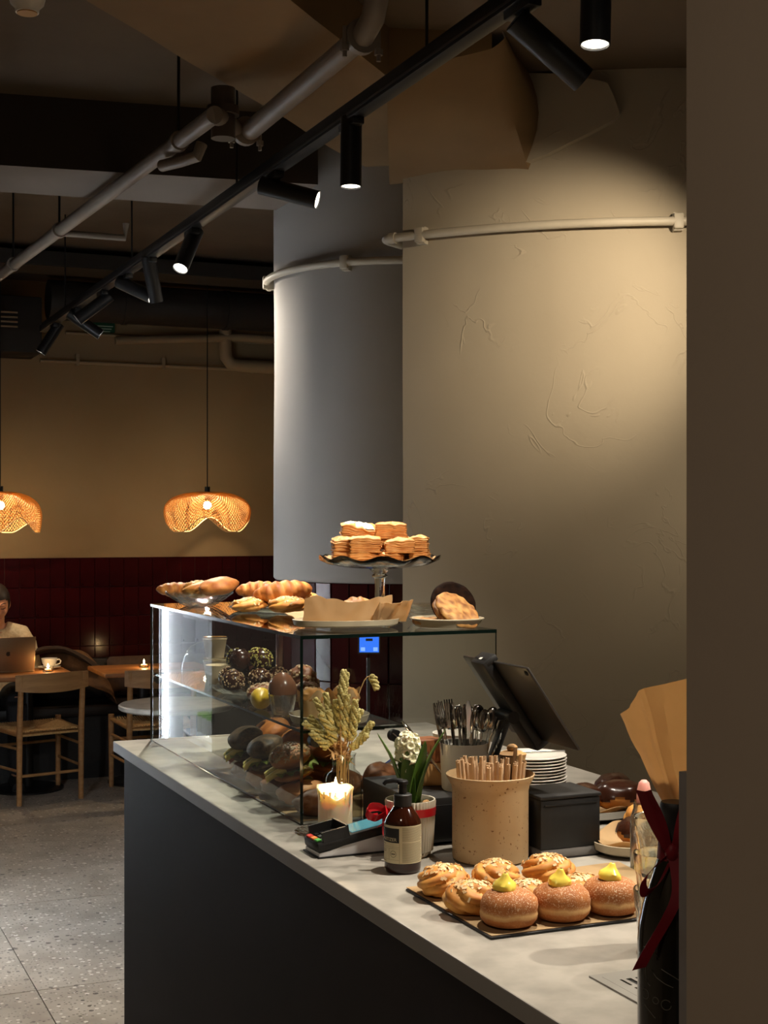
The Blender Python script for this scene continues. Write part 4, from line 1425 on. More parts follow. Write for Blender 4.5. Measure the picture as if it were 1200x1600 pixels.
for ring, (rr, cnt) in enumerate(((.0, 1), (.013, 6), (.026, 11), (.038, 16), (.049, 20))):
    for k in range(cnt):
        a = 2 * pi * k / max(cnt, 1) + rnd.uniform(-.1, .1) + ring
        place_straw(rr * cos(a), rr * sin(a), rr * 2.2 + rnd.uniform(-.03, .02), a + rnd.uniform(-.35, .35), sm[0 if rnd.random() < .84 else rnd.choice((1, 2))])

# pump bottle
SB = V((1.105, 2.487, CT))
t = thing('pump_bottle', 'amber pump bottle of sanitizer with a cream label', 'bottle', SB, radians(-30))
M['amber'] = mat('amber plastic bottle', (46, 18, 8), .10, spec=.6, c2=(38, 14, 6), scale=4)
M['label'] = mat('cream label', (202, 190, 156), .6, c2=(196, 184, 148), scale=10)
M['ink'] = mat('black ink', (22, 22, 22), .6)
M['ink_soft'] = mat('grey print', (110, 100, 82), .7)
G().lathe([(0, 0), (.030, 0), (.0335, .003), (.0345, .009), (.0345, .092), (.033, .098), (.028, .108), (.020, .119), (.0165, .124), (.0165, .132), (0, .132)], 56).obj('bottle', M['amber'], t)
G().lathe([(0, .124), (.0172, .124), (.0172, .1445), (.015, .1465), (0, .1465)], 32, wob=lambda q, r, z: (r * (1 + .012 * cos(24 * q)), z)).obj('collar', M['black_soft'], t)
pump = G().lathe([(0, .1465), (.0078, .1465), (.0078, .163), (.0105, .164), (.0105, .170), (.008, .172), (0, .1725)], 24).obj('pump', M['black'], t)
G().tube([(0, 0, .169), (-.016, .006, .171), (-.030, .010, .168), (-.034, .0115, .163)], [.0055, .005, .0042, .0035], 12).obj('nozzle', M['black'], pump, rot=(0, 0, radians(20)))
LR = .0348
def on_label(a, z, lift=0):
    """angle round the bottle (0 faces -y) and height to a point on the label"""
    return V(((LR + lift) * sin(a), -(LR + lift) * cos(a), z))
def label_patch(name, a0, a1, z0, z1, m, lift, parent, th=.0003):
    n = max(2, int((a1 - a0) / .08))
    g = G().surf(lambda u, v: on_label(a0 + (a1 - a0) * u, z0 + (z1 - z0) * v, lift), n, 1)
    g.surf(lambda u, v: on_label(a0 + (a1 - a0) * u, z0 + (z1 - z0) * v, lift - th), n, 1)
    return g.obj(name, m, parent, merge=False)
lab = label_patch('label', -1.9, 1.75, .021, .091, M['label'], 0.0004, t)
label_patch('label_block', -1.55, -.08, .0595, .0865, M['ink'], .0006, lab)
# lettering, wrapped on to the curved label
def text_mesh(body, size):
    cu = bpy.data.curves.new('lettering', 'FONT')
    cu.body = body
    cu.size = size
    cu.align_x = 'LEFT'
    o = bpy.data.objects.new('lettering', cu)
    COL.objects.link(o)
    bpy.context.view_layer.update()
    me = bpy.data.meshes.new_from_object(o.evaluated_get(bpy.context.evaluated_depsgraph_get()))
    bpy.data.objects.remove(o, do_unlink=True)
    return me
def wrap_text(name, body, size, a0, z, m, lift, parent):
    me = text_mesh(body, size)
    for v in me.vertices:
        v.co = on_label(a0 + v.co.x / LR, z + v.co.y, lift)
    me.materials.clear()
    me.materials.append(m)
    return link(name, me, parent)
wrap_text('lettering', 'SANITIZER', .0088, -1.42, .0625, M['label'], .0009, lab)
def ring_mark(a, z, r, parent, m):
    g = G()
    def f(u, v):
        q = 2 * pi * u
        rr = r - .0006 * v
        return on_label(a + rr * cos(q) / LR, z + rr * sin(q), .0008)
    g.surf(f, 28, 1, cu=True)
    g.obj('ring_mark', m, parent, merge=False)
ring_mark(-.42, .0385, .0062, lab, M['ink'])
ring_mark(-1.25, .0765, .0075, lab, M['label'])
label_patch('ring_bar', -.53, -.31, .0377, .0392, M['ink'], .0008, lab)
for z in (.0515, .0485):
    label_patch('rule_line', -1.5, -.1, z, z + .0003, M['ink_soft'], .0007, lab)
label_patch('rule_line', -1.5, -.1, .0275, .0278, M['ink_soft'], .0007, lab)
label_patch('rule_line', -.075, -.06, .021, .0595, M['ink_soft'], .0007, lab)
label_patch('rule_line', -.70, -.69, .0278, .0485, M['ink_soft'], .0007, lab)
rnd = random.Random(3)
for z in (.0555, .0445, .0415, .024):
    label_patch('print_line', -1.35, -1.0 + rnd.uniform(0, .12), z, z + .0009, M['ink_soft'], .0007, lab)
g = G()
for k in range(34):
    z = .0235 + k * .00195
    if abs(z - .0605) < .0012:
        continue
    a1 = 1.45 + rnd.uniform(-.2, .1)
    g.surf(lambda u, v: on_label(.08 + (a1 - .08) * u, z + .0007 * v, .0007), 10, 1)
pl = g.obj('small_print', M['ink_soft'], lab, merge=False)
pl['kind'] = 'stuff'

# hyacinth in a ribbed pot with a red ribbon
HP = V((1.172, 2.600, CT))
t = thing('ribbed_flowerpot', 'white ribbed flowerpot tied with a red ribbon', 'flowerpot', HP)
M['rib_pot'] = mat('matt white ceramic', (222, 214, 196), .5, c2=(212, 204, 184), scale=8)
prof = [(0, 0), (.036, 0), (.040, .004), (.041, .010), (.0445, .012), (.0490, .095), (.0498, .108), (.0495, .1115), (.0465, .1115), (.045, .105), (.0445, .09), (0, .09)]
G().lathe(prof, 176, wob=lambda q, r, z: (r + (.0009 * cos(44 * q) if .0095 < z < .111 and r > .04 and not (r < .0468 and z > .1) else 0), z)).obj('pot', M['rib_pot'], t)
M['red'] = mat('red satin ribbon', (200, 30, 40), .3, c2=(182, 22, 32), scale=8)
M['soil'] = mat('moss and soil', (70, 72, 38), .9, c2=(46, 36, 24), scale=60, bump=.8, bscale=90, bdist=.01)
rib = G().lathe([(.0496, .082), (.0502, .082), (.0508, .098), (.0502, .098)], 90)
rib.surf(lambda u, v: V((.0508 * cos(2 * pi * u), .0508 * sin(2 * pi * u), .082 + .016 * v)), 1, 1)
rb = rib.obj('ribbon_band', M['red'], t)
G().ball((0, 0, .088), (.0445, .0445, .012), 30, 12, lambda n, q, h: .2 * noise.noise(n * 6)).obj('moss', M['soil'], t)
# ribbon print
for k in range(2):
    G().surf(lambda u, v: V((.0515 * cos(-.55 + .35 * u), .0515 * sin(-.55 + .35 * u), .088 + .003 * k + .0012 * v)), 6, 1).obj('ribbon_print', mat('ribbon print', (214, 96, 96), .5), rb, merge=False)
# bow, curls standing off to the left of the pot
bw = thing('ribbon_bow', 'curly red ribbon bow at the left of the ribbed pot', 'ribbon', HP + V((-.052, .0, .090)))
def strip(pts, wd, name, parent, m, up=V((0, 0, 1))):
    P = [V(p) for p in pts]
    n = (len(P) - 1) * 6
    def at(s):
        k = min(int(s), len(P) - 2)
        f = s - k
        p0, p1, p2, p3 = P[max(k - 1, 0)], P[k], P[k + 1], P[min(k + 2, len(P) - 1)]
        return .5 * ((2 * p1) + (p2 - p0) * f + (2 * p0 - 5 * p1 + 4 * p2 - p3) * f * f + (3 * p1 - 3 * p2 + p3 - p0) * f ** 3)
    def f(u, v):
        s = u * (len(P) - 1)
        p = at(s)
        return p + up * (v - .5) * wd
    return G().sheet(f, n, 2, .0005).obj(name, m, parent, ang=70)
up1 = V((.25, -.2, .9)).normalized()
strip([(0, 0, 0), (-.018, -.004, .012), (-.040, -.008, .014), (-.046, -.012, .002), (-.030, -.016, -.008), (-.010, -.010, -.004), (0, -.004, 0)], .014, 'loop', bw, M['red'], up1)
strip([(0, 0, 0), (-.006, -.016, .010), (-.014, -.034, .008), (-.012, -.036, -.008), (0, -.020, -.010), (.004, -.006, 0)], .014, 'loop', bw, M['red'], V((-.3, .1, .9)).normalized())
strip([(0, 0, 0), (-.012, .012, .006), (-.030, .020, .002), (-.034, .014, -.010), (-.016, .004, -.008)], .013, 'loop', bw, M['red'], V((.1, .5, .8)).normalized())
strip([(0, -.004, -.002), (-.010, -.020, -.014), (-.022, -.018, -.022)], .016, 'loop', bw, M['red'], V((.5, -.5, .6)).normalized())
strip([(-.004, -.004, -.004), (-.012, -.022, -.035), (-.008, -.040, -.065), (-.018, -.055, -.082)], .011, 'tail', bw, M['red'], V((.9, -.3, .2)).normalized())
# plant
t = thing('hyacinth', 'white hyacinth in bloom with broad green leaves', 'plant', HP + V((0, 0, .090)))
M['leaf'] = mat('hyacinth leaf', (62, 96, 34), .4, c2=(84, 118, 44), scale=12, stretch=(1, 1, .2))
M['petal'] = mat('white petal', (238, 232, 206), .5, c2=(224, 218, 180), scale=30, sss=.1)
M['stalk'] = mat('green stalk', (96, 124, 52), .5)
G().ball((0, 0, .0), (.019, .019, .016), 20, 12).obj('bulb', mat('red bulb skin', (120, 24, 26), .5), t)
G().ball((-.006, 0, .124), (.013, .013, .026), 14, 10).obj('flower_core', M['petal'], t)
G().tube([(0, 0, .008), (-.002, 0, .06), (-.006, 0, .118)], [.0065, .005, .0035], 10).obj('stem', M['stalk'], t)
def hleaf(az, ln, out, wd, curl):
    def f(u, v):
        s = u
        a = (v - .5) * 2
        wdt = wd * (sin(pi * min(1, .25 + s * .75)) ** .6) * (1 if s < .97 else .5)
        r = .006 + out * s ** 1.6 + curl * max(0, s - .7)
        c = V((r, 0, .004 + ln * s))
        return c + V((-abs(a) ** 2 * wdt * -.35, a * wdt, 0))
    g = G().sheet(f, 18, 6, .0014)
    return g.obj('leaf', M['leaf'], t, rot=(0, 0, az))
for az, ln, out, wd, cu in ((-YAW + 3.35, .150, .055, .015, .02), (-YAW - .25, .158, .060, .016, .015), (-YAW - 1.9, .118, .018, .016, 0), (-YAW - .9, .138, .040, .017, .0), (-YAW + 2.2, .12, .03, .014, .01)):
    hleaf(az, ln, out, wd, cu)
rnd = random.Random(11)
def floret(p, d, s):
    m = rot_to(d)
    g = G()
    for k in range(6):
        a = 2 * pi * k / 6
        def f(u, v):
            w_ = (v - .5) * .006 * s * sin(pi * min(1, .2 + .8 * u))
            rr = .002 + .0085 * u * s
            z = .006 * s * sin(u * 2.2) - .006 * s * max(0, u - .5) * 2
            q = V((rr * cos(a) - w_ * sin(a), rr * sin(a) + w_ * cos(a), z))
            return m @ q
        g.sheet(f, 5, 2, .0006)
    g.ball((0, 0, 0), .0022, 8, 6)
    return g.obj('floret', M['petal'], t, loc=p)
for k in range(26):
    h = .100 + .050 * (k / 26)
    a = k * 2.399
    rr = .018 if h < .142 else .009
    d = V((cos(a), sin(a), .25 + (1.3 if h > .142 else 0)))
    floret((-.006 + rr * cos(a), rr * sin(a), h), d, rnd.uniform(1.1, 1.45))
for k in range(5):
    floret((-.003 + .010 * cos(k * 2.1), .010 * sin(k * 2.1), .06 + .009 * k), V((cos(k * 2.1), sin(k * 2.1), -.2)), .8)
g = G()
for k in range(60):
    a, r = rnd.uniform(0, 6.28), sqrt(rnd.random()) * .036
    if r < .018:
        continue
    x, y = r * cos(a), r * sin(a)
    g.tube([(x, y, .006), (x + rnd.uniform(-.004, .004), y + rnd.uniform(-.004, .004), rnd.uniform(.014, .026))], [.0006, .0003], 4)
mo = g.obj('moss_tufts', mat('moss tuft', (128, 140, 62), .7), t)
mo['kind'] = 'stuff'
tag(G().ball((0, 0, .006), (.012, .006, .008), 14, 10).obj('wood_chip', mat('wood chip', (196, 150, 96), .7), loc=(HP.x + .022, HP.y - .020, CT + .098), rot=(.3, .2, .6)), 'pale wood chip lying on the moss of the ribbed pot', 'chip')

# candle on a glass plate
PL = V((1.085, 2.802, CT))
t = thing('glass_saucer', 'round pressed-glass plate under the candle', 'plate', PL)
G().lathe([(0, .003), (.05, .003), (.062, .006), (.076, .013), (.080, .0145), (.0795, .0155), (.074, .015), (.06, .009), (.05, .0055), (0, .0055)], 64, wob=lambda q, r, z: (r, z + .0012 * cos(24 * q) * (r / .08) ** 4)).obj('plate', M['glass_plate'], t)
CA = V((1.098, 2.820, CT + .006))
t = thing('pillar_candle', 'burning ivory pillar candle with a melted rim', 'candle', CA)
M['wax'] = mat('candle wax', (238, 224, 196), .45, sss=.35, c2=(232, 212, 176), scale=14)
M['wax'].node_tree.nodes['Principled BSDF'].inputs['Subsurface Radius'].default_value = (.03, .018, .008)
M['wax'].node_tree.nodes['Principled BSDF'].inputs['Subsurface Scale'].default_value = 1.0
def cwob(q, r, z):
    if z > .06:
        k = min(1, (z - .06) / .03)
        n_ = noise.noise(V((cos(q) * 2.2, sin(q) * 2.2, 5)))
        n2 = noise.noise(V((cos(q) * 6, sin(q) * 6, 8)))
        z += k * (.007 * n_ + .0015 * n2)
        r *= 1 + .04 * k * n_
        z -= k * .020 * max(0, cos(q - atan2(-cos(YAW), -sin(YAW)))) ** 2
    return r, z
G().lathe([(0, 0), (.0345, 0), (.036, .002), (.036, .03), (.036, .06), (.0365, .080), (.0375, .090), (.0395, .095), (.039, .0985), (.0345, .0985), (.0325, .094), (.030, .084), (.022, .078), (.008, .077), (0, .077)], 60, wob=cwob).obj('wax', M['wax'], t)
rnd = random.Random(4)
for k in range(5):
    a = -YAW - pi / 2 + rnd.uniform(-1.2, 1.2)
    l_ = rnd.uniform(.012, .03)
    G().tube([(.0375 * cos(a), .0375 * sin(a), .092), (.0372 * cos(a), .0372 * sin(a), .092 - l_ * .6), (.0365 * cos(a), .0365 * sin(a), .092 - l_)], [.003, .0022, .003], 8).obj('wax_drip', M['wax'], t)
G().cyl((0, 0, .076), (.001, 0, .088), .0009, seg=6).obj('wick', M['ink'], t)
M['flame'] = glow('candle flame', (1, .80, .45), 14)
G().lathe([(0, 0), (.003, .004), (.0048, .010), (.004, .018), (.0018, .027), (0, .034)], 16).obj('flame', M['flame'], t, loc=(.001, 0, .084))
ld = bpy.data.lights.new('candle_light', 'POINT')
ld.energy = .16
ld.color = (1, .66, .32)
ld.shadow_soft_size = .006
link('candle_light', ld, t, (.001, 0, .103))

# bottle vase with dried stems
VS = V((1.150, 2.903, CT))
t = thing('bottle_vase', 'clear glass bottle vase behind the candle', 'vase', VS)
G().lathe([(0, .004), (.036, .004), (.0382, .010), (.0382, .098), (.034, .112), (.0235, .122), (.0225, .130), (.0225, .150), (.0265, .157), (.0275, .158), (.0250, .1515), (.0245, .130), (.026, .123), (.036, .114), (.0398, .10), (.0398, .008), (.037, 0), (0, 0)], 56).obj('bottle', M['glass'], t)
M['dry'] = mat('dried stem', (200, 162, 108), .8, c2=(176, 140, 90), scale=20)
M['seed'] = mat('dried seed head', (200, 188, 126), .85, c2=(164, 150, 88), scale=40, bump=.4, bscale=90)
M['husk'] = mat('dry husk leaf', (196, 152, 98), .8)
rnd = random.Random(21)
def dried(label, az_px, tip_px, tip_py, d, head, seed, bent=False):
    """one dried stem from the vase neck to a tip; offsets in metres across, up and away"""
    rn = random.Random(seed)
    t = thing('dried_stem', label, 'dried flower', VS + V((0, 0, .02)), group='dried stems in the bottle vase')
    neck = V((rn.uniform(-.012, .012), rn.uniform(-.012, .012), .115))
    foot = V((rn.uniform(-.02, .02), rn.uniform(-.02, .02), -.008))
    tip = e1 * tip_px + e2 * d + V((0, 0, tip_py))
    mid = neck.lerp(tip, .5) + V((rn.uniform(-.006, .006), rn.uniform(-.006, .006), 0)) - e1 * tip_px * .08
    pts = [foot, neck, mid, tip]
    if bent:
        pts = [foot, neck, mid, tip - V((0, 0, .01)), tip + e1 * .018 + V((0, 0, .004)), tip + e1 * .030 - V((0, 0, .022))]
    # smooth curve
    P = pts
    def at(s):
        k = min(int(s), len(P) - 2)
        f = s - k
        p0, p1, p2, p3 = P[max(k - 1, 0)], P[k], P[k + 1], P[min(k + 2, len(P) - 1)]
        return .5 * ((2 * p1) + (p2 - p0) * f + (2 * p0 - 5 * p1 + 4 * p2 - p3) * f * f + (3 * p1 - 3 * p2 + p3 - p0) * f ** 3)
    n = len(P) - 1
    G().tube([at(n * k / 16) for k in range(17)], .0012, 6).obj('stem', M['dry'], t)
    g = G()
    s0 = n - head * n
    q = 0
    cnt = int(26 + 60 * head)
    for k in range(cnt):
        s = s0 + (n - s0) * k / cnt
        p = at(min(s, n - .001))
        tn = (at(min(s + .05, n)) - at(s - .05)).normalized()
        for j in range(2):
            q += 2.0
            a = tn.orthogonal().normalized()
            b = tn.cross(a)
            dd = (a * cos(q) + b * sin(q))
            rr = .0058 * (1 - .45 * k / cnt) * rn.uniform(.8, 1.2)
            g.ball(p + dd * rr, (.0044 * rn.uniform(.8, 1.2), .0034, .0050), 7, 5, m=rot_to(tn + dd * .8))
    g.obj('seed_head', M['seed'], t)
    for k in range(4):
        p = at(1 + rn.uniform(.05, .8))
        dd = V((rn.uniform(-1, 1), rn.uniform(-1, 1), rn.uniform(-.3, .9))).normalized()
        sd = dd.cross(V((0, 0, 1))).normalized()
        l_ = rn.uniform(.012, .028)
        G().sheet(lambda u, v: p + dd * l_ * u + sd * (v - .5) * .006 * sin(pi * (.12 + .8 * u)) + V((0, 0, -.006 * u * u)), 5, 2, .0004).obj('husk', M['husk'], t)
DL = 'dried seedy flower stem standing in the bottle vase'
STEMS = [(-.085, .225, -.01, .34), (-.074, .235, .01, .30), (-.062, .275, 0, .36), (-.050, .245, -.02, .36), (-.040, .285, .02, .38), (-.032, .250, -.01, .40), (-.018, .270, .015, .34),
         (-.008, .300, .0, .36), (.006, .330, .012, .30), (.000, .338, -.008, .26), (.008, .285, -.015, .40), (.018, .260, .0, .36), (.026, .275, -.02, .40), (.038, .250, .01, .36), (-.070, .205, -.015, .30)]
for i, (a, z, d, h) in enumerate(STEMS):
    dried(DL, 0, a, z - .02, d, h, 300 + i)
dried('dried stem with a drooping tip at the right of the bunch', 0, .042, .300, .0, .20, 340, True)
dried('short dried stem leaning furthest right in the bottle vase', 0, .062, .205, -.01, .30, 341)
dried('short dried stem crossing low at the right of the bunch', 0, .050, .180, -.02, .30, 342)

# card terminal
CTX = V((.995, 2.637, CT))
t = thing('card_terminal', 'black card payment terminal with lit screen on a white wedge', 'card terminal', CTX, radians(1))
M['wht_pl'] = mat('white plastic', (206, 204, 204), .35)
M['screen'] = mat('lit terminal screen', (40, 90, 100), .15, emit=(.14, .46, .52), estr=.14)
g = G()
sideprof = [(.0, .003), (.165, .003), (.165, .012), (.135, .034), (.110, .036), (.02, .012), (.0, .010)]
g._add([V((x, .004, z)) for x, z in sideprof] + [V((x, .078, z)) for x, z in sideprof],
       [tuple(range(7)), tuple(range(13, 6, -1))] + [(i, (i + 1) % 7, 7 + (i + 1) % 7, 7 + i) for i in range(7)])
g.obj('wedge_stand', M['wht_pl'], t, ang=20)
G().box((.082, .041, .0015), (.172, .084, .003), bev=.001).obj('foot_mat', M['black'], t)
mt = Matrix.Rotation(-.17, 3, 'Y')
bd = G().box((.078, .041, .034), (.165, .078, .020), mt, bev=.005).obj('body', M['black_soft'], t)
def onb(x, y, z):
    return V((.078, .041, .034)) + mt @ V((x, y, z))
G().box(onb(.036, 0, .0105), (.080, .060, .0012), mt).obj('screen', M['screen'], bd)
g = G()
for s, y in ((1, .036), (-1, -.036)):
    g.box(onb(-.042, y, .017), (.055, .005, .022), mt)
g.box(onb(-.014, 0, .018), (.004, .076, .024), mt)
g.obj('keypad_shield', M['black_soft'], bd)
kc = [mat('red key', (214, 60, 44), .5), mat('orange key', (226, 120, 40), .5), mat('green key', (70, 170, 60), .5)]
for k in range(3):
    G().box(onb(-.074, .022 - .022 * k, .0115), (.010, .017, .004), mt, bev=.001).obj('colour_key', kc[k], bd)
for i in range(4):
    for j in range(3):
        G().box(onb(-.060 + .0115 * i, .022 - .022 * j, .0108), (.008, .014, .003), mt).obj('key', M['black'], bd)

# till drawer with things standing on it
DZ = CT + .098
t = thing('till_drawer', 'low black till drawer behind the flowerpot', 'till drawer', (1.205, 2.65, CT))
G().box((.133, .140, .052), (.266, .280, .092), bev=.004).obj('body', M['black_soft'], t)
G().box((.133, -.002, .048), (.250, .004, .070), bev=.001).obj('drawer_front', M['black'], t)
G().cyl((.133, -.004, .060), (.133, -.008, .060), .008, seg=16).obj('lock', M['steel'], t)
for x in (.02, .246):
    for y in (.02, .26):
        G().cyl((x, y, 0), (x, y, .008), .010, seg=12).obj('foot', M['black'], t)

M['walnut'] = wood('dark wood block', (150, 92, 52), (118, 66, 34), stretch=(2, 2, 12), scale=4)
M['beech'] = wood('pale wood block', (206, 160, 104), (184, 138, 84), stretch=(2, 2, 12), scale=4)
tag(G().box((0, 0, .024), (.058, .060, .047), bev=.002).obj('wood_block', M['beech'], loc=(1.302, 2.80, DZ), rot=(0, 0, -.15)), 'pale wooden block under a darker one beside the cutlery cups', 'block')
tag(G().box((0, 0, .025), (.056, .056, .050), bev=.003).obj('wood_block', M['walnut'], loc=(1.300, 2.80, DZ + .048), rot=(0, 0, .1)), 'darker wooden block on top of the pale one', 'block')
def cutlery_cup(loc, label):
    t = thing('cutlery_cup', label, 'cup', loc)
    G().lathe([(0, 0), (.044, 0), (.0475, .004), (.0515, .096), (.0525, .099), (.0495, .0985), (.045, .008), (0, .006)], 48).obj('cup', M['white'], t)
    return t
K1 = V((1.348, 2.715, DZ))
cutlery_cup(K1, 'white cup crammed with cutlery in front of the tablet arm')
cutlery_cup((1.393, 2.845, DZ), 'plain white cup half hidden behind the cutlery cup')
def spoon_mesh():
    g = G()
    g.tube([(0, 0, 0), (0, .001, .08), (0, .003, .108), (0, .001, .120)], [.0022, .0028, .0022, .002], 8, flat=.5)
    g.ball((0, .002, .143), (.0155, .004, .025), 16, 10)
    return g.mesh('spoon', M['chrome'])
def fork_mesh():
    g = G()
    g.tube([(0, 0, 0), (0, .001, .09), (0, .003, .122)], [.0022, .003, .0022], 8, flat=.5)
    g.box((0, .002, .132), (.020, .002, .022), bev=.0008)
    for k in range(4):
        g.box((-.0082 + k * .0055, .001, .160), (.0026, .0016, .036))
    return g.mesh('fork', M['chrome'])
def knife_mesh():
    g = G()
    g.tube([(0, 0, 0), (0, 0, .07)], [.004, .0045], 8, flat=.5)
    g.sheet(lambda u, v: V(((v - .5) * .015 * (1 if u < .8 else 1 - (u - .8) * 3) + .001, 0, .07 + u * .11)), 8, 2, .0012)
    return g.mesh('knife', M['chrome'])
kinds = {'spoon': spoon_mesh(), 'fork': fork_mesh(), 'knife': knife_mesh()}
rnd = random.Random(9)
lab_k = {'spoon': 'steel spoon standing bowl up in the white cup', 'fork': 'steel fork standing tines up in the white cup', 'knife': 'steel knife standing blade up in the white cup'}
for k in range(20):
    kd = ('spoon', 'spoon', 'knife', 'spoon', 'fork')[k % 5]
    a = k * 2.399
    r = .030 * sqrt((k + .5) / 20)
    lean = r * 9.0 + rnd.uniform(-.05, .05)
    d = V((sin(lean) * cos(a), sin(lean) * sin(a), cos(lean)))
    m = rot_to(d) @ Euler((0, 0, rnd.uniform(0, 6))).to_matrix()
    tag(link('table_' + kd, kinds[kd], None, K1 + V((r * cos(a), r * sin(a), .008)), m.to_euler()), lab_k[kd], kd, 'cutlery in the white cup')
d = (e1 * -.62 + V((0, 0, .8))).normalized()
tag(link('table_spoon', kinds['spoon'], None, K1 + e1 * -.030 + V((0, 0, .010)), (rot_to(d)).to_euler()), 'long steel spoon sticking out furthest left of the cutlery cup', 'spoon')
d = (e1 * .42 - e2 * .25 + V((0, 0, .85))).normalized()
t = thing('clear_spatula', 'clear plastic server leaning right over the cutlery cup', 'spatula', K1 + e1 * .026 - e2 * .01 + V((0, 0, .012)), rot=rot_to(d).to_euler())
G().sheet(lambda u, v: V(((v - .5) * (.010 if u < .6 else .010 + .018 * sin(pi * min(1, (u - .6) / .42))), .004 * sin(u * 2), .165 * u)), 20, 4, .0018).obj('blade', glass('clear plastic', (.82, .85, .86), gain=1.6), t)

# tablet on a tilted stand
t = thing('tablet_stand', 'black till tablet on an angled stand seen from behind', 'tablet', (1.43, 2.755, DZ))
o = V((1.43, 2.755, DZ))
ctr = V((1.417, 2.600, 1.2925)) - o
ax = V((0, 1, 0))                               # long edge along the counter
dn = V((.114, 0, -.163)).normalized()           # down the back
nn = ax.cross(dn).normalized()
if nn.x > 0:
    nn = -nn                                    # out of the back, towards the customers
bm = Matrix((ax, dn, nn)).transposed()
M['tablet'] = mat('grey tablet back', (70, 66, 62), .38, metal=.6)
tb = G().box((0, 0, 0), (.280, .205, .0065), bev=.003).obj('tablet', M['tablet'], t, loc=ctr, rot=bm.to_euler())
G().box((0, 0, -.0036), (.270, .195, .0006)).obj('glass_front', mat('tablet screen glass', (12, 12, 14), .1), tb)
G().cyl((-.128, -.090, .003), (-.128, -.090, .0048), .0055, seg=16).obj('camera_lens', M['black'], tb)
G().box((.030, 0, .014), (.060, .228, .022), bev=.006).obj('clamp_bar', M['black_soft'], tb)
G().box((.030, -.106, .004), (.062, .016, .032), bev=.005).obj('top_jaw', M['black_soft'], tb)
G().box((.030, .106, .004), (.062, .016, .032), bev=.005).obj('bottom_jaw', M['black_soft'], tb)
G().box((.030, -.1143, .010), (.010, .0006, .006)).obj('maker_mark', M['white'], tb)
jo = ctr + ax * .03 + nn * .030 + dn * .02
G().tube([jo + ax * -.03, jo + ax * .03], .013, 16).obj('hinge', M['black'], t)
g = G()
ft = V((0, .02, .010))
def armf(u, v):
    p = jo.lerp(ft, u)
    return p
dirn = (ft - jo).normalized()
sd = V((.35, .94, 0)).normalized()
fr = dirn.cross(sd).normalized()
mmx = Matrix((sd, fr, dirn)).transposed()
G().box((jo + ft) / 2, (.050, .016, (ft - jo).length), mmx, bev=.004).obj('arm', M['black_soft'], t)
G().lathe([(0, 0), (.034, 0), (.035, .003), (.030, .010), (0, .012)], 32).obj('base', M['black_soft'], t, loc=(0, .02, 0))

# receipt printer
t = thing('receipt_printer', 'black cube receipt printer with rounded lid on a grey base', 'printer', (1.385, 2.455, CT))
G().box((.0665, .058, .010), (.131, .114, .018), bev=.002).obj('base', mat('grey plastic', (120, 118, 116), .5), t)
G().box((.0675, .0585, .068), (.135, .117, .098), bev=.004).obj('body', M['black_soft'], t)
G().box((.0675, .0585, .1205), (.139, .121, .008), bev=.003).obj('lid', M['black_soft'], t)
G().box((.0675, -.0008, .106), (.118, .002, .003)).obj('paper_slot', M['ink'], t)
G().box((.0675, .06, .0006), (.15, .125, .0012)).obj('foot_mat', M['black'], t)

# saucers with a teaspoon, ridged wooden jar
SU = V((1.568, 2.822, CT))
sme = G().lathe([(0, 0), (.035, 0), (.036, .0025), (.055, .005), (.076, .0125), (.0785, .0142), (.0775, .0150), (.055, .0085), (.03, .006), (0, .006)], 56).mesh('saucer', M['white'])
ORD = ['second', 'third', 'fourth', 'fifth', 'sixth', 'seventh', 'eighth', 'ninth', 'tenth', 'eleventh', 'twelfth', 'thirteenth', 'fourteenth', 'fifteenth', 'sixteenth', 'seventeenth', 'eighteenth', 'nineteenth']
SAU = ['topmost pale saucer'] + [o_ + ' pale saucer from the top' for o_ in ORD] + ['lowest pale saucer']
for k in range(20):
    tag(link('saucer', sme, None, SU + V((random.uniform(-.001, .001), random.uniform(-.001, .001), .0067 * k))), SAU[19 - k] + ' in the stack behind the printer', 'saucer', 'stacked saucers behind the printer')
sp = kinds['spoon']
tag(link('teaspoon', sp, None, SU + e1 * .075 + V((0, .0, .148)), (rot_to(-e1 + V((0, 0, -.05)))).to_euler()), 'teaspoon lying across the top saucer', 'spoon')
t = thing('ridged_jar', 'small ridged wooden jar between the tablet arm and saucers', 'jar', (1.474, 2.985 - .02, CT))
g = G().lathe([(0, 0), (.028, 0)] + [(.028 + (.003 if k % 2 else 0), .012 * k + .004) for k in range(14)] + [(.020, .165), (0, .167)], 32)
g.obj('jar', M['beech'], t)
G().ball((0, 0, .172), (.012, .012, .009), 16, 10).obj('knob', M['beech'], t)
t.location = (1.478, 2.745, CT)

# plates of chocolate pastries at the right
def oval(name, label, loc, rx, ry, rz_, m):
    t = thing(name, label, 'platter', loc, rz_)
    def f(u, v):
        q = 2 * pi * u
        k, z = ov[int(round(v * 7))]
        return V((rx * cos(q) * k, ry * sin(q) * k, z * 1.3))
    G().surf(f, 64, 7, cu=True).obj('platter', m, t)
    def pf(u, v):
        q = 2 * pi * u
        r = .02 + .98 * v
        return V((rx * .93 * cos(q) * r, ry * .93 * sin(q) * r, .010 + .020 * v ** 6 + .006 * v * v * sin(6 * q)))
    G().sheet(pf, 60, 8).obj('parchment', M['parch'], t)
    return t
oval('pastry_platter', 'oval platter of chocolate pastries beside the glass tumblers', (1.640, 2.475, CT), .145, .10, .5, M['cream_plate'])
oval('pastry_platter', 'rear platter of chocolate glazed buns behind the printer', (1.72, 2.80, CT), .15, .11, .3, M['steel'])
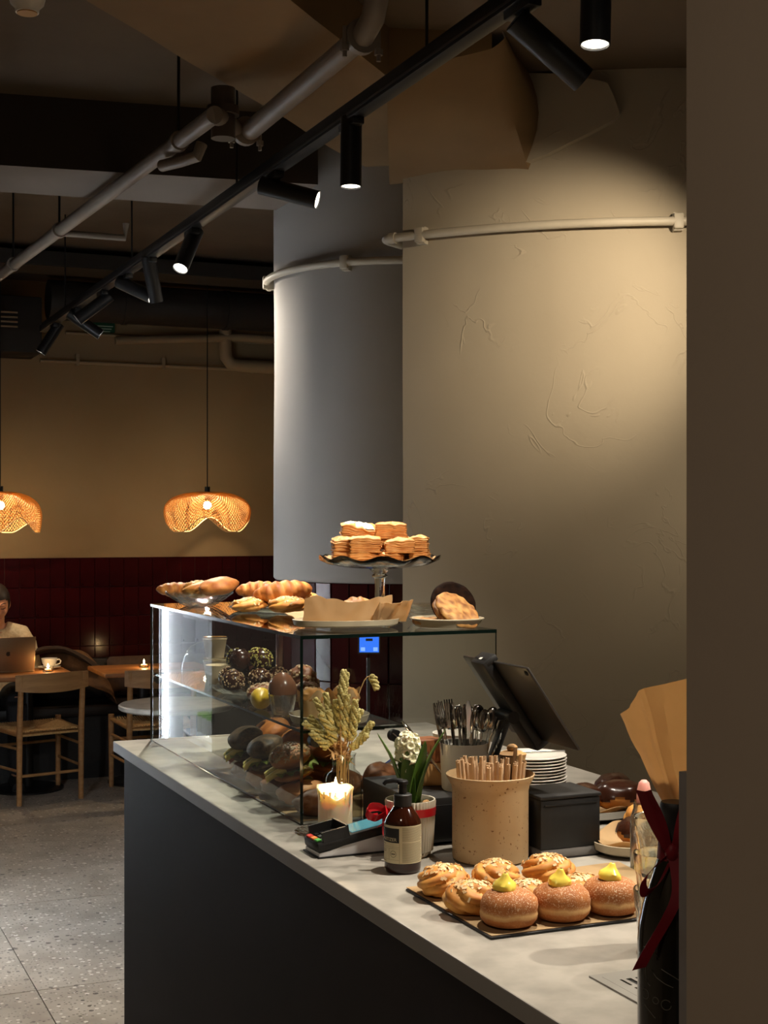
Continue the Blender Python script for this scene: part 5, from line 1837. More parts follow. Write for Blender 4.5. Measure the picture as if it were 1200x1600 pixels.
def choc_bun(loc, rz_, label, seed, k=1.0):
    t = thing('chocolate_bun', label, 'bun', loc, rz_, 'chocolate buns on the right hand platters')
    link('bun', lumpy(seed, .055 * k, .042 * k, .030 * k, 'bun', .08, 2), t)
    g = G().ball((0, 0, .027 * k), (.0565 * k, .0435 * k, .0315 * k), 36, 18, lambda n, q, h: .03 + .08 * noise.noise(n * 2 + V((seed, seed * .3, 0))) + .03 * noise.noise(n * 11 + V((seed, 0, 0))))
    lim = .022 * k
    bmesh.ops.delete(g.b, geom=[v for v in g.b.verts if v.co.z < lim + .006 * sin(6 * atan2(v.co.y, v.co.x))], context='VERTS')
    g.obj('chocolate_glaze', M['choc'], t)
    return t
choc_bun((1.665, 2.76, CT + .02), .3, 'chocolate glazed bun showing just right of the printer', 1)
choc_bun((1.745, 2.74, CT + .02), -.3, 'large chocolate glazed bun on the rear platter', 2, 1.1)
choc_bun((1.80, 2.85, CT + .02), .9, 'chocolate glazed bun at the back of the rear platter', 3)
choc_bun((1.59, 2.435, CT + .02), .9, 'chocolate glazed bun at the front of the near platter', 4, .9)
tag(link('cinnamon_bun', twist_bun(301, .036, .036, .03)[0], None, (1.665, 2.530, CT + .02), (0, 0, .4)), 'golden knotted bun between the chocolate ones', 'bun')
tag(link('cinnamon_bun', twist_bun(302, .036, .036, .03)[0], None, (1.70, 2.42, CT + .02), (0, 0, 1.4)), 'golden knotted bun at the right of the near platter', 'bun')
t = thing('pink_topped_jar', 'slim glass jar with a rounded pink top behind the kraft paper', 'jar', (1.70, 2.66, CT))
t.location = (1.526, 2.31, CT)
G().lathe([(0, 0), (.024, 0), (.026, .004), (.026, .10), (.020, .118), (.020, .128), (.018, .128), (.018, .116), (.024, .10), (.024, .005), (0, .004)], 32).obj('jar', M['glass_cut'], t)
G().lathe([(0, .126), (.014, .126), (.0145, .132), (.0135, .150), (.010, .166), (.005, .171), (0, .172)], 28).obj('stopper', mat('pink stopper', (226, 158, 146), .5, sss=.2), t)

# stacked tumblers
TG = V((1.268, 1.882, CT))
tme = G().lathe([(0, .006), (.024, .006), (.0255, .012), (.031, .060), (.0335, .068), (.0355, .092), (.0365, .0925), (.0375, .090), (.0352, .066), (.0330, .058), (.0275, .004), (.026, 0), (0, 0)], 60,
               wob=lambda q, r, z: (r * (1 + (.022 * cos(12 * q) if z < .064 else 0)), z)).mesh('tumbler', M['glass_cut'])
for k, lb in enumerate(('bottom ribbed glass tumbler of the stack behind the ribbon', 'middle ribbed glass tumbler of the stack behind the ribbon', 'top ribbed glass tumbler of the stack behind the ribbon')):
    tag(link('glass_tumbler', tme, None, TG + V((0, 0, .056 * k)), (0, 0, .2 * k)), lb, 'tumbler', 'stacked glass tumblers')

# wine bottle with ribbon
WBt = V((1.016, 1.472, CT))
t = thing('wine_bottle', 'dark sparkling wine bottle with black foil neck and red ribbon', 'bottle', WBt)
M['dark_glass'] = mat('dark bottle glass', (14, 13, 8), .12, spec=.6, c2=(22, 18, 8), scale=10)
G().lathe([(0, 0), (.040, 0), (.0435, .004), (.0445, .012), (.0445, .150), (.043, .172), (.038, .196), (.030, .222), (.022, .246), (.0185, .262), (0, .262)], 64).obj('glass', M['dark_glass'], t)
G().lathe([(.0212, .246), (.0190, .262), (.0165, .285), (.0155, .305), (.0175, .308), (.0175, .316), (.016, .319), (0, .320)], 40).obj('foil', M['black_soft'], t)
M['etch'] = mat('faint etched line', (86, 82, 72), .5)
def etch(pts):
    g = G()
    P = [V((.0448 * sin(a), -.0448 * cos(a), z)) for a, z in pts]
    # dense resample round the bottle
    Q = []
    for i in range(len(pts) - 1):
        for k in range(8):
            f = k / 8
            a, z = pts[i][0] + (pts[i + 1][0] - pts[i][0]) * f, pts[i][1] + (pts[i + 1][1] - pts[i][1]) * f
            Q.append(V((.0447 * sin(a), -.0447 * cos(a), z)))
    g.tube(Q, .00045, 5)
    g.obj('etched_line', M['etch'], t)
def circ(a, z, r, k0=0, k1=1.0):
    return [(a + r / .0445 * cos(2 * pi * (k0 + (k1 - k0) * k / 12)), z + r * sin(2 * pi * (k0 + (k1 - k0) * k / 12))) for k in range(13)]
etch([(-1.55, .148), (-1.35, .150), (-1.15, .146), (-1.0, .138)])
etch([(-1.48, .140), (-1.46, .120), (-1.42, .108), (-1.28, .103)])
etch([(-1.25, .124), (-1.1, .116), (-.85, .110), (-.6, .106)])
etch([(-.95, .127), (-.6, .119), (-.35, .112)])
etch(circ(-1.48, .092, .006, .6, 1.4))
etch(circ(-1.12, .088, .004))
etch(circ(-.82, .085, .006, .1, 1.0))
etch([(-1.5, .079), (-1.3, .073), (-1.1, .066)])
rbn = thing('ribbon_bow', 'dark red velvet ribbon bow tied round the wine bottle neck', 'ribbon', WBt + V((0, 0, .262)))
M['wine_red'] = mat('wine red velvet ribbon', (112, 10, 24), .55, c2=(94, 7, 18), scale=20, spec=.3)
G().lathe([(.0200, -.013), (.0212, -.013), (.0192, .013), (.0180, .013)], 40).obj('band', M['wine_red'], rbn)
fw = (-e2 * .95 - e1 * .30).normalized()      # towards the viewer
kn = fw * .024
def rp(a, b, z):
    return kn + e1 * a - e2 * b + V((0, 0, z))
upv = (e1 * .9 + V((0, 0, .3))).normalized()
# two loops rising like rabbit ears, one loop drooping left, a long tail
G().ball(kn, (.009, .008, .012), 16, 10).obj('knot', M['wine_red'], rbn)
def ear(sx, name='ear'):
    def f(u, v):
        wd = .018 + .010 * sin(pi * min(1, u * 1.1))
        c = rp(sx * (.004 + .030 * u), .006 * sin(pi * u), .075 * u)
        return c + e1 * (v - .5) * wd * (.5 + .5 * u) - e2 * .006 * cos(pi * (v - .5) * 1.6) * u
    G().sheet(f, 14, 6, .0008).obj(name, M['wine_red'], rbn)
ear(-1.0)
ear(.75)
strip([rp(0, 0, 0), rp(-.020, .008, -.012), rp(-.036, .012, -.030), rp(-.034, .010, -.046), rp(-.018, .004, -.038), rp(-.002, .002, -.008)], .013, 'loop', rbn, M['wine_red'], (V((0, 0, .7)) + e1 * .6).normalized())
strip([rp(.003, .004, -.004), rp(.004, .018, -.040), rp(-.010, .026, -.070), rp(-.032, .026, -.108), rp(-.044, .024, -.132)], .017, 'tail', rbn, M['wine_red'], (e1 * .95 + V((0, 0, .25))).normalized())

# kraft paper wrap standing behind the bottle
KB = V((1.108, 1.566, CT))
t = thing('kraft_wrap', 'tall open cone of creased kraft paper behind the wine bottle', 'paper wrap', KB)
def kraft(u, v):
    q = 2 * pi * (u * .92)
    top = .460 + .060 * cos(q - 5.4) + .012 * noise.noise(V((u * 9, 0, 1)))
    z = .004 + (top - .004) * v
    r = max(.014, .46 * (z - .219)) + .006 * noise.noise(V((cos(q) * 2, sin(q) * 2, z * 14))) + .004 * abs(noise.noise(V((cos(q) * 5, sin(q) * 5, z * 30)))) + .012 * max(0, 1 - abs(u - .62) / .03) * v
    r *= 1 + .10 * u
    return V((r * cos(q), r * sin(q), z))
G().sheet(kraft, 80, 40, .0006).obj('paper', M['kraft'], t, ang=25)

# ================================================================== drinks fridge (left of the picture, mirrored in the case glass)
FX0, FX1, FY0, FY1, FZ = -.22, .50, 5.50, 6.42, 1.95
t = thing('drinks_fridge', 'tall white lit drinks fridge mirrored in the front glass of the case', 'fridge', (FX0, FY0, 0))
fw_, fl_ = FX1 - FX0, FY1 - FY0
M['fr_out'] = mat('grey fridge shell', (120, 120, 122), .4)
M['fr_in'] = mat('white fridge lining', (226, 228, 230), .35)
g = G()
g.box((fw_ / 2, .02, FZ / 2), (fw_, .04, FZ)).box((fw_ / 2, fl_ - .02, FZ / 2), (fw_, .04, FZ)).box((.02, fl_ / 2, FZ / 2), (.04, fl_ - .08, FZ))
g.box((fw_ / 2, fl_ / 2, FZ - .06), (fw_, fl_ - .08, .12)).box((fw_ / 2, fl_ / 2, .13), (fw_, fl_ - .08, .26))
g.obj('shell', M['fr_out'], t, smooth=False)
g = G()
g.box((fw_ / 2, .0415, FZ / 2), (fw_ - .02, .003, FZ - .4)).box((fw_ / 2, fl_ - .0415, FZ / 2), (fw_ - .02, .003, FZ - .4)).box((.0415, fl_ / 2, FZ / 2), (.003, fl_ - .09, FZ - .4))
g.obj('lining', M['fr_in'], t, smooth=False)
SHF = (.28, .72, .98, 1.24, 1.52)
for z in SHF:
    G().box((.30, fl_ / 2, z - .008) if z == .98 else (.33, fl_ / 2, z - .008), ((.42 if z == .98 else .56), fl_ - .10, .012), bev=.002).obj('shelf', M['fr_in'], t, smooth=False)
M['led'] = glow('fridge light strip', COOL, 34)
for y in (.060, fl_ - .060):
    s_ = G().box((fw_ - .03, y, FZ / 2 + .07), (.010, .012, FZ - .46)).obj('light_strip', M['led'], t, smooth=False)
G().box((fw_ - .03, fl_ / 2, FZ - .135), (.03, fl_ - .16, .02)).obj('light_strip', M['led'], t, smooth=False)
def jar_proto(lid_c, body_c, h, r, name, label, group):
    t = thing(name, label, 'jar', (0, 0, -5), group=group)
    G().lathe([(0, 0), (r, 0), (r, h * .8), (r * .9, h * .84), (0, h * .84)], 16).obj('jar', mat(name + ' body', body_c, .25), t)
    G().lathe([(r * .98, h * .82), (r, h), (0, h)], 16).obj('lid', mat(name + ' lid', lid_c, .4), t)
    return t
jp = jar_proto((120, 160, 70), (200, 200, 190), .085, .028, 'yoghurt_jar', 'small jar with green lid on the fridge shelf', 'green lidded jars in the fridge')
first = True
for z in (.72,):
    for i in range(10):
        for j in range(5):
            p = (FX0 + .30 + .062 * j, FY0 + .11 + .072 * i, z)
            if first:
                jp.location = p
                first = False
            else:
                copy_tree(jp, loc=p)
cp = thing('drink_can', 'red drink can on the upper fridge shelf', 'can', (0, 0, 0), group='red cans in the fridge')
G().lathe([(0, 0), (.028, 0), (.033, .008), (.033, .107), (.027, .115), (0, .115)], 20).obj('can', mat('red can', (206, 30, 30), .3), cp)
G().lathe([(.0272, .1152), (.0272, .117), (0, .117)], 20).obj('lid', M['steel'], cp)
for k in range(4):
    p = (FX0 + .53 - .07 * (k % 2), FY0 + .10 + .075 * (k // 2), 1.2405)
    if k == 0:
        cp.location = p
    else:
        copy_tree(cp, loc=p)

# added panel, glows in place of a blue reflection behind the glass case
t = thing('reflection_panel', 'added small blue glowing panel standing in for a reflection behind the case', 'glowing panel', (1.765, 4.235, CT))
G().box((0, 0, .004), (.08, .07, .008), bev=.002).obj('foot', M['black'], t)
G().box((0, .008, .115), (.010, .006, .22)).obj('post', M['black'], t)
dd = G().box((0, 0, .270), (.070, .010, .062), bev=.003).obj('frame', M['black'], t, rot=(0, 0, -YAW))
G().box((0, -.0056, .270), (.062, .0014, .052)).obj('screen', glow('blue reflection glow', (.04, .18, .9), .42), dd, smooth=False)  # blue glow stands in for a reflection of unknown source
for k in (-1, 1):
    G().box((k * .020, -.0066, .254), (.014, .0008, .012)).obj('reflection_mark', glow('pale blue reflection mark', (.25, .45, 1.0), .42), dd, smooth=False)
G().box((0, -.0066, .284), (.022, .0008, .008)).obj('reflection_mark', M['ink'], dd, smooth=False)

# ================================================================== seating by the back wall
M['leather'] = mat('dark bench leather', (34, 26, 22), .45, c2=(28, 21, 18), scale=12)
M['cushion'] = mat('brown cushion', (74, 52, 36), .7, c2=(62, 42, 28), scale=30)
t = thing('wall_bench', 'dark upholstered bench along the tiled back wall', 'bench', (.0, 9.30, 0))
G().box((1.9, .22, .20), (3.8, .40, .40)).obj('base', M['black_soft'], t, smooth=False)
G().box((1.9, .21, .435), (3.8, .44, .07), bev=.02).obj('seat', M['leather'], t)
G().box((1.9, .425, .60), (3.8, .06, .28), bev=.02).obj('backrest', M['leather'], t)
for k, (x, lb) in enumerate(((2.28, 'brown bench cushion left of the tealight'), (2.66, 'brown bench cushion right of the tealight'))):
    g = G()
    def cf(u, v):
        x_, z_ = (u - .5) * 2, (v - .5) * 2
        return V((x_ * .17, -.05 * (1 - x_ ** 4) * (1 - z_ ** 4), z_ * .13))
    g.surf(cf, 16, 12)
    g.surf(lambda u, v: V((cf(u, v).x, -cf(u, v).y, cf(u, v).z)), 16, 12)
    tag(g.obj('bench_cushion', M['cushion'], loc=(x, 9.645, .62), rot=(-.15, 0, 0)), lb, 'cushion')
# coat heaped on the bench
M['coat'] = mat('brown wool coat', (112, 78, 46), .85, c2=(92, 62, 36), scale=20, bump=.3, bscale=80)
def coatf(u, v):
    x = (u - .5) * .62
    k = 1 - (2 * u - 1) ** 2
    y = (v - .5) * .36
    z = (.47 + (.34 * k ** .6 * sin(pi * (.12 + .80 * v)) ** .8)) + .03 * sin(16 * v + 6 * u) * k + .02 * noise.noise(V((u * 5, v * 5, 2)))
    return V((x, y, max(.0, z - .47)))
t = tag(G().sheet(coatf, 40, 26, .006).obj('folded_coat', M['coat'], loc=(1.80, 9.50, .476), rot=(0, 0, -.05)), 'brown coat heaped on the bench beside the cup', 'coat')
def scarff(u, v):
    x = (u - .5) * .50
    return V((x, (v - .5) * .16 - .05 + .06 * u, .30 - 1.1 * max(0, x + .02) ** 1.5 * .9 - .25 * max(0, -x - .1) + .015 * sin(9 * v + 4 * u)))
tag(G().sheet(scarff, 26, 10, .01).obj('dark_scarf', mat('dark scarf', (48, 34, 26), .9, c2=(60, 44, 34), scale=40), loc=(1.76, 9.42, .54), rot=(0, 0, -.1)), 'dark scarf draped over the heaped brown coat', 'scarf')

def cafe_table(label, x0, x1, y0, y1, z, base_xy):
    t = thing('cafe_table', label, 'table', ((x0 + x1) / 2, (y0 + y1) / 2, 0), group='wooden tables along the bench')
    w_, d_ = x1 - x0, y1 - y0
    G().box((0, 0, z - .014), (w_, d_, .028), bev=.006).obj('table_top', M['oak_top'], t)
    G().cyl((base_xy[0], base_xy[1], .02), (base_xy[0], base_xy[1], z - .028), .035).obj('post', M['black'], t)
    G().lathe([(0, 0), (.22, 0), (.22, .010), (.20, .018), (0, .022)], 40).obj('foot_plate', M['black'], t, loc=(base_xy[0], base_xy[1], 0))
    return t
cafe_table('wooden table with laptop and coffee cup at far left', 1.0, 1.74, 8.78, 9.28, .73, (.12, .06))
cafe_table('wooden table with one tealight near the cushions', 1.90, 2.62, 8.75, 9.28, .73, (-.05, .05))

def chair(label, x, y, rz):
    """open wooden chair with a curved back rail and woven seat, facing +y"""
    t = thing('wooden_chair', label, 'chair', (x, y, 0), rz, 'wooden cafe chairs')
    W2, D = .195, .40
    for s in (-1, 1):
        G().tube([(s * W2, 0, 0), (s * W2, -.005, .44), (s * (W2 + .0), -.030, .765)], [.016, .018, .015], 14).obj('back_leg', M['oak'], t)
        G().tube([(s * (W2 + .035), D, 0), (s * (W2 + .035), D, .455)], [.015, .018], 14).obj('front_leg', M['oak'], t)
        for z in (.20, .33):
            G().tube([(s * W2, 0, z), (s * (W2 + .035), D, z)], .009, 8).obj('side_stretcher', M['oak'], t)
        G().tube([(s * W2, 0, .415), (s * (W2 + .035), D, .425)], .013, 8).obj('seat_rail', M['oak'], t)
    for z in (.17,):
        G().tube([(-W2, 0, z), (W2, 0, z)], .009, 8).obj('rear_stretcher', M['oak'], t)
    G().tube([(-W2 - .035, D, .30), (W2 + .035, D, .30)], .009, 8).obj('front_stretcher', M['oak'], t)
    def rail(u, v):
        a = (u - .5) * 2
        zb = .655 + .018 * a * a
        zt = .770 - .004 * a * a
        return V((a * (W2 + .035), -.010 - .020 - .035 * (1 - a * a) , zb + (zt - zb) * v))
    G().sheet(rail, 24, 4, .014).obj('back_rail', M['oak'], t)
    # woven cord seat: four wedges of parallel cords
    g = G()
    n = 30
    for k in range(n):
        f = (k + .5) / n
        y = f * D
        hw = W2 + .035 * f
        reach = min(1, 2 * min(f, 1 - f))
        sag = -.016 * sin(pi * f)
        g.tube([(-hw, y, .428), (-hw * (1 - reach), y, .428 + sag * .6)], .0052, 5)
        g.tube([(hw, y, .428), (hw * (1 - reach), y, .428 + sag * .6)], .0052, 5)
    for k in range(n):
        f = (k + .5) / n
        a = (f - .5) * 2
        reach = (1 - abs(a)) / 2
        x0 = a * W2
        g.tube([(x0, 0, .428), (x0, D * reach, .419)], .0052, 5)
        g.tube([(a * (W2 + .035), D, .434), (a * (W2 + .035 - .035 * reach), D * (1 - reach), .419)], .0052, 5)
    so = g.obj('woven_seat', M['cord'], t)
    G().box((0, D / 2, .405), (2 * W2, D - .02, .012)).obj('seat_underside', M['cord'], t)
    return t
chair('wooden chair with woven seat in front of the laptop table', 1.545, 8.61, radians(14))
chair('wooden chair with woven seat partly hidden by the glass case', 2.20, 8.55, radians(-2))

# round side table behind the end of the counter
t = thing('round_side_table', 'round grey topped table behind the end of the counter', 'table', (1.93, 7.20, 0))
G().lathe([(0, .70), (.28, .70), (.292, .708), (.292, .724), (.285, .73), (0, .73)], 56).obj('table_top', M['counter_top'], t)
G().cyl((0, 0, .02), (0, 0, .70), .035).obj('post', M['black'], t)
G().lathe([(0, 0), (.20, 0), (.20, .010), (.18, .018), (0, .02)], 40).obj('foot_plate', M['black'], t)

# laptop, cup, tealights
t = thing('laptop', 'open grey laptop seen from behind on the table', 'laptop', (1.36, 9.04, .7305), radians(3))
M['alu'] = mat('bronze aluminium', (150, 124, 96), .35, .7)
G().box((0, .11, .007), (.33, .225, .013), bev=.004).obj('base', M['alu'], t)
ld_ = G().box((0, 0, .1075), (.33, .007, .215), bev=.003).obj('lid', M['alu'], t, loc=(0, .0, .010), rot=(radians(12), 0, 0))
g = G()
def apple(u, v):
    q = 2 * pi * u
    r = .014 * (1 - .10 * cos(2 * q) * (1 if sin(q) > 0 else .6) - .14 * max(0, sin(q)) ** 12)
    d = sqrt((.014 * cos(q) - .017) ** 2 + (.014 * sin(q) - .001) ** 2)
    if d < .0085:
        r *= .80
    return V((r * cos(q) * v, -.0040, .112 + r * sin(q) * v))
g.surf(apple, 40, 1, cu=True)
g.surf(lambda u, v: V((.002 + .005 * u + .002 * (v - .5) * sin(pi * u), -.0040, .127 + .007 * u + .003 * (v - .5) * sin(pi * u))), 6, 2)
g.obj('lid_emblem', mat('dark emblem', (46, 36, 30), .3), ld_, merge=False)
t = thing('coffee_cup', 'white coffee cup on a saucer beside the laptop', 'cup', (1.640, 9.18, .7305))
G().lathe([(0, 0), (.035, 0), (.037, .003), (.06, .009), (.072, .015), (.0715, .0165), (.055, .011), (0, .007)], 44).obj('saucer', M['white'], t)
cu_ = G().lathe([(0, .009), (.024, .009), (.030, .016), (.044, .040), (.050, .066), (.0505, .068), (.048, .068), (.042, .044), (.026, .016), (0, .014)], 44).obj('cup', M['white'], t)
G().tube([(.046, 0, .058), (.062, 0, .062), (.073, 0, .052), (.068, 0, .036), (.048, 0, .028), (.038, 0, .028)], .0042, 8).obj('handle', M['white'], cu_, rot=(0, 0, -YAW))
def tealight(loc, label):
    t = thing('tealight', label, 'tealight', loc)
    G().lathe([(0, .003), (.030, .003), (.033, .010), (.031, .030), (.033, .036), (.035, .036), (.033, .028), (.035, .010), (.032, 0), (0, 0)], 32).obj('holder', M['glass'], t)
    G().lathe([(0, .004), (.020, .004), (.020, .018), (0, .018)], 24).obj('wax', M['wax'], t)
    G().lathe([(0, 0), (.0035, .004), (.0055, .011), (.0045, .019), (.002, .028), (0, .034)], 14).obj('flame', M['flame_far'], t, loc=(0, 0, .019))
    l_ = bpy.data.lights.new('tealight_lamp', 'POINT')
    l_.energy = .35
    l_.color = (1, .62, .28)
    l_.shadow_soft_size = .008
    link('tealight_lamp', l_, t, (0, 0, .042))
    return t
M['flame_far'] = glow('tealight flame', (1, .66, .28), 40)
tealight((1.600, 9.00, .7305), 'burning tealight in front of the coffee cup')
tealight((2.215, 9.05, .7305), 'burning tealight on the table behind the second chair')

# ================================================================== woven pendant lamps
M['bamboo'] = mat('woven bamboo', (226, 178, 110), .6, c2=(210, 158, 88), scale=30)
_nt = M['bamboo'].node_tree
_pp = _nt.nodes['Principled BSDF']
_tl = _nt.nodes.new('ShaderNodeBsdfTranslucent')
_tl.inputs['Color'].default_value = (*lin((240, 190, 116)), 1)
_mx = _nt.nodes.new('ShaderNodeMixShader')
_mx.inputs[0].default_value = .28
_nt.links.new(_pp.outputs[0], _mx.inputs[1])
_nt.links.new(_tl.outputs[0], _mx.inputs[2])
_nt.links.new(_mx.outputs[0], _nt.nodes['Material Output'].inputs['Surface'])
M['bulb'] = glow('lamp bulb', (1, .84, .58), 12)
def shade_pt(q, s):
    """folded hat: a flat crown, brim hanging in two rounded lobes left and right, arched up at front and back"""
    c = abs(cos(q))
    k = min(1, c / .55)
    k = k * k * (3 - 2 * k)
    drop = .160 + .095 * k - .075 * max(0, (c - .72) / .28) ** 1.5
    a = s * 1.95
    r = sin(a) if a < pi / 2 else 1 - .22 * (1 - cos(a - pi / 2)) * 2.2
    z = -drop * ((1 - cos(a)) / (1 - cos(1.95))) ** 1.25
    return V((cos(q) * .278 * r, sin(q) * .20 * r, z))
def pendant(label, x, y, ztop, rz, watts):
    t = thing('pendant_lamp', label, 'lamp', (x, y, ztop), rz, 'woven bamboo pendant lamps')
    g = G()
    NU, NV = 84, 30
    vs, idx = [], {}
    for j in range(NV + 1):
        for i in range(NU):
            s = .05 + .95 * j / NV
            q = 2 * pi * (i + (.5 if j % 2 else 0)) / NU
            idx[(i, j)] = len(vs)
            vs.append(shade_pt(q, s))
    fs = []
    for j in range(NV - 1):
        for i in range(NU):
            if j % 2 == 0:
                a, b = idx[(i, j + 1)], idx[((i - 1) % NU, j + 1)]
            else:
                a, b = idx[((i + 1) % NU, j + 1)], idx[(i, j + 1)]
            fs.append((idx[(i, j)], a, idx[(i, j + 2)], b))
    g._add(vs, fs)
    so = g.obj('shade', M['bamboo'], t, ang=180, merge=False)
    md = so.modifiers.new('weave', 'WIREFRAME')
    md.thickness = .0058
    md.use_even_offset = False
    md.use_replace = True
    so['kind'] = 'part'
    del so['kind']
    G().tube([shade_pt(2 * pi * k / 90, 1.0) for k in range(91)], .0035, 8).obj('rim', mat('pale rim cane', (228, 196, 140), .5), t)
    G().lathe([(.0, .0), (.040, 0), (.04, -.006), (0, -.008)], 24).obj('cap_disc', M['bamboo'], t)
    G().cyl((0, 0, -.05), (0, 0, .035), .018, seg=16).obj('socket', M['black'], t)
    G().ball((0, 0, -.085), .026, 20, 14).obj('bulb', M['bulb'], t)
    G().cyl((0, 0, .03), (0, 0, CZ - ztop - .05), .0035, seg=8).obj('cable', M['black'], t)
    G().lathe([(0, CZ - ztop), (.055, CZ - ztop), (.050, CZ - ztop - .03), (.02, CZ - ztop - .055), (0, CZ - ztop - .06)], 24).obj('canopy', M['black'], t)
    l_ = bpy.data.lights.new('pendant_bulb', 'POINT')
    l_.energy = watts
    l_.color = (1, .80, .53)
    l_.shadow_soft_size = .012
    link('pendant_bulb', l_, t, (0, 0, -.125))
    return t
pendant('folded woven bamboo pendant over the table near the column', 2.615, 8.99, 1.850, -.39, 3.9)
pendant('woven bamboo pendant cut off at the left edge', 1.335, 9.16, 1.845, .5, 3.9)

# ================================================================== woman at the laptop
PX, PY = 1.36, 9.50
M['skin'] = mat('skin', (196, 142, 110), .5, sss=.15, c2=(188, 132, 102), scale=12)
M['knit'] = mat('cream knit', (222, 206, 176), .9, c2=(202, 184, 150), scale=70, bump=.6, bscale=110, bdist=.004)
M['hair'] = mat('dark brown hair', (38, 26, 20), .5, c2=(28, 18, 14), scale=30, stretch=(20, 20, 2))
M['trouser'] = mat('dark trousers', (30, 30, 34), .8)
def remesh(o, vox, smooth_it=4):
    m = o.modifiers.new('union', 'REMESH')
    m.mode = 'VOXEL'
    m.voxel_size = vox
    m.use_smooth_shade = True
    s = o.modifiers.new('soften', 'SMOOTH')
    s.iterations = smooth_it
    s.factor = .5
    return o
# body: one continuous mesh, seated, hands on the keyboard
g = G()
hc = V((0, -.055, 1.135))            # head centre, bent forward over the laptop
hm = Matrix.Rotation(radians(22), 3, 'X')
def headfn(n, q, h):
    k = 0
    f = max(0, -n.y)                 # -y is the face side
    jaw = max(0, -n.z)
    k -= .16 * jaw * jaw * (abs(n.x) * 1.1) + .05 * jaw * max(0, n.y)
    k += .05 * f * max(0, -n.z) ** 2
    return k
g.ball(hc, (.076, .096, .116), 40, 30, headfn, hm)
def face(x, y, z):
    return hc + hm @ V((x, y, z))
g.tube([face(0, -.094, .022), face(0, -.108, -.008), face(0, -.116, -.026)], [.008, .011, .014], 10)          # nose
g.ball(face(.012, -.098, -.028), (.009, .009, .007), 8, 6)
g.ball(face(-.012, -.098, -.028), (.009, .009, .007), 8, 6)
g.ball(face(0, -.086, -.092), (.022, .018, .016), 12, 8)           # chin
g.ball(face(0, -.090, .030), (.050, .014, .010), 14, 8)            # brow
for s in (-1, 1):
    g.ball(face(s * .040, -.078, -.018), (.020, .016, .018), 10, 8)   # cheek
    g.ball(face(s * .077, .008, -.005), (.010, .020, .030), 10, 8)    # ear
g.tube([(0, -.02, 1.07), (0, .005, 1.00), (0, .02, .94)], [.050, .052, .064], 16)
g.tube([(0, .02, .96), (0, .03, .80), (0, .02, .62), (0, .0, .52)], [.10, .125, .115, .13], 20, flat=.72)
for s in (-1, 1):
    g.tube([(s * .03, .02, .95), (s * .15, .02, .915), (s * .175, .0, .86)], [.060, .056, .052], 14)
    g.tube([(s * .175, .01, .88), (s * .205, -.05, .72), (s * .20, -.10, .68), (s * .13, -.24, .745), (s * .09, -.30, .762)], [.050, .044, .040, .030, .022], 14)
    g.tube([(s * .09, -.29, .762), (s * .085, -.36, .765)], [.026, .030], 12, flat=.5)
    for k in range(4):
        x = s * (.062 + k * .016)
        ln = (.050, .060, .058, .046)[k]
        g.tube([(x, -.36, .766), (x, -.36 - ln * .5, .776), (x, -.36 - ln, .762)], [.0088, .0082, .0072], 8)
    g.tube([(s * .065, -.32, .765), (s * .048, -.350, .768), (s * .045, -.372, .762)], [.0105, .0095, .0085], 8)
    g.tube([(s * .07, .02, .53), (s * .10, -.20, .535), (s * .10, -.40, .53)], [.085, .075, .060], 14)
    g.tube([(s * .10, -.40, .53), (s * .10, -.42, .30), (s * .10, -.40, .09)], [.060, .050, .036], 14)
    g.tube([(s * .10, -.38, .05), (s * .10, -.50, .035)], [.042, .034], 12, flat=.8)
person = remesh(g.obj('person', M['skin'], loc=(PX, PY, 0), rot=(0, 0, -.08), merge=False), .0065, 3)
tag(person, 'person in a cream knitted jumper looking down at the laptop', 'person')
g = G()
g.tube([(0, .012, .985), (0, .025, .94), (0, .03, .80), (0, .025, .64), (0, .0, .52)], [.080, .120, .150, .150, .155], 22, flat=.76)
for s in (-1, 1):
    g.tube([(s * .05, .018, .955), (s * .155, .018, .925), (s * .185, .0, .86)], [.066, .070, .068], 16)
    g.tube([(s * .183, .01, .885), (s * .218, -.05, .72), (s * .212, -.10, .68), (s * .14, -.23, .745), (s * .105, -.275, .762)], [.068, .064, .062, .046, .036], 16)
remesh(g.obj('jumper', M['knit'], person, merge=False), .010, 6)
g = G()
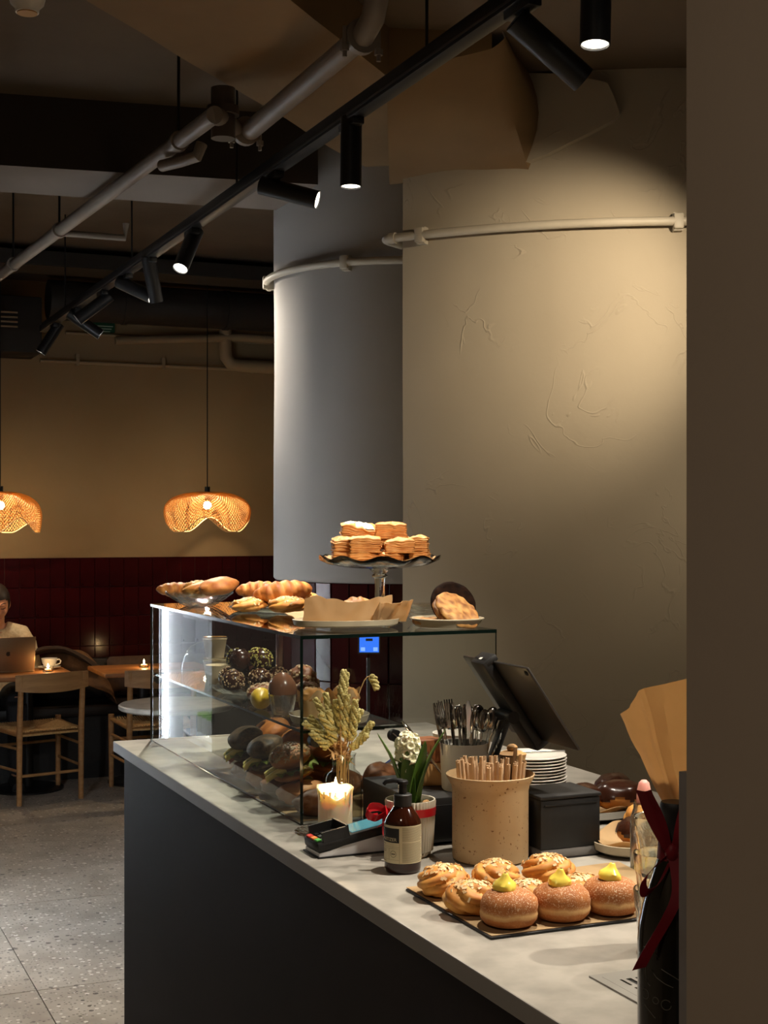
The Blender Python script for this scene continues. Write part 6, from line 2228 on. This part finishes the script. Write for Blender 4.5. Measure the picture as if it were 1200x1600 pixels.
for s in (-1, 1):
    g.tube([(s * .07, .03, .54), (s * .10, -.20, .54), (s * .10, -.40, .535)], [.098, .086, .070], 14)
    g.tube([(s * .10, -.40, .535), (s * .10, -.42, .30), (s * .10, -.40, .10)], [.070, .060, .050], 14)
g.ball((0, .02, .53), (.16, .12, .09), 16, 10)
remesh(g.obj('trousers', M['trouser'], person, merge=False), .012, 4)
g = G()
def hairfn(n, q, h):
    return .02 * noise.noise(V((n.x * 14, n.y * 2, n.z * 2)))
g.ball(hc + hm @ V((0, .012, .014)), (.084, .108, .116), 44, 30, hairfn, hm)
hi_ = hm.inverted()
fc = []
for v in g.b.verts:
    p = hi_ @ (v.co - hc)
    if (p.y < -.048 and p.z < .062 - .25 * abs(p.x)) or (p.y < .012 and p.z < -.030) or p.z < -.075:
        fc.append(v)
bmesh.ops.delete(g.b, geom=fc, context='VERTS')
g.ball(hc + hm @ V((0, .105, .02)), (.036, .034, .036), 20, 14, hairfn)
g.obj('hair', M['hair'], person)
for s in (-1, 1):
    def fp(x, z, lift):
        # on the face near x, z
        y = -.096 * sqrt(max(.05, 1 - (x / .078) ** 2 - (z / .122) ** 2)) - lift
        return face(x, y, z)
    G().tube([fp(s * .016, .034, .008), fp(s * .034, .040, .006), fp(s * .052, .034, .003)], [.0035, .0032, .002], 6).obj('eyebrow', M['hair'], person)
    G().tube([fp(s * .018, .006, .002), fp(s * .033, .003, .003), fp(s * .048, .007, .001)], [.003, .0042, .003], 6).obj('eyelid', mat('eyelid', (110, 70, 54), .6), person)
G().tube([face(-.024, -.093, -.060), face(0, -.104, -.057), face(.024, -.093, -.060)], [.003, .0055, .003], 8).obj('lips', mat('lips', (150, 78, 70), .4), person)

for s_ in (-1, 1):
    g = G()
    g.tube([(s_ * .10, -.375, .055), (s_ * .10, -.44, .045), (s_ * .10, -.53, .034)], [.052, .048, .036], 14, flat=.85)
    g.box((s_ * .10, -.445, .012), (.085, .22, .020), bev=.008)
    g.obj('shoe', M['black_soft'], person, merge=False)
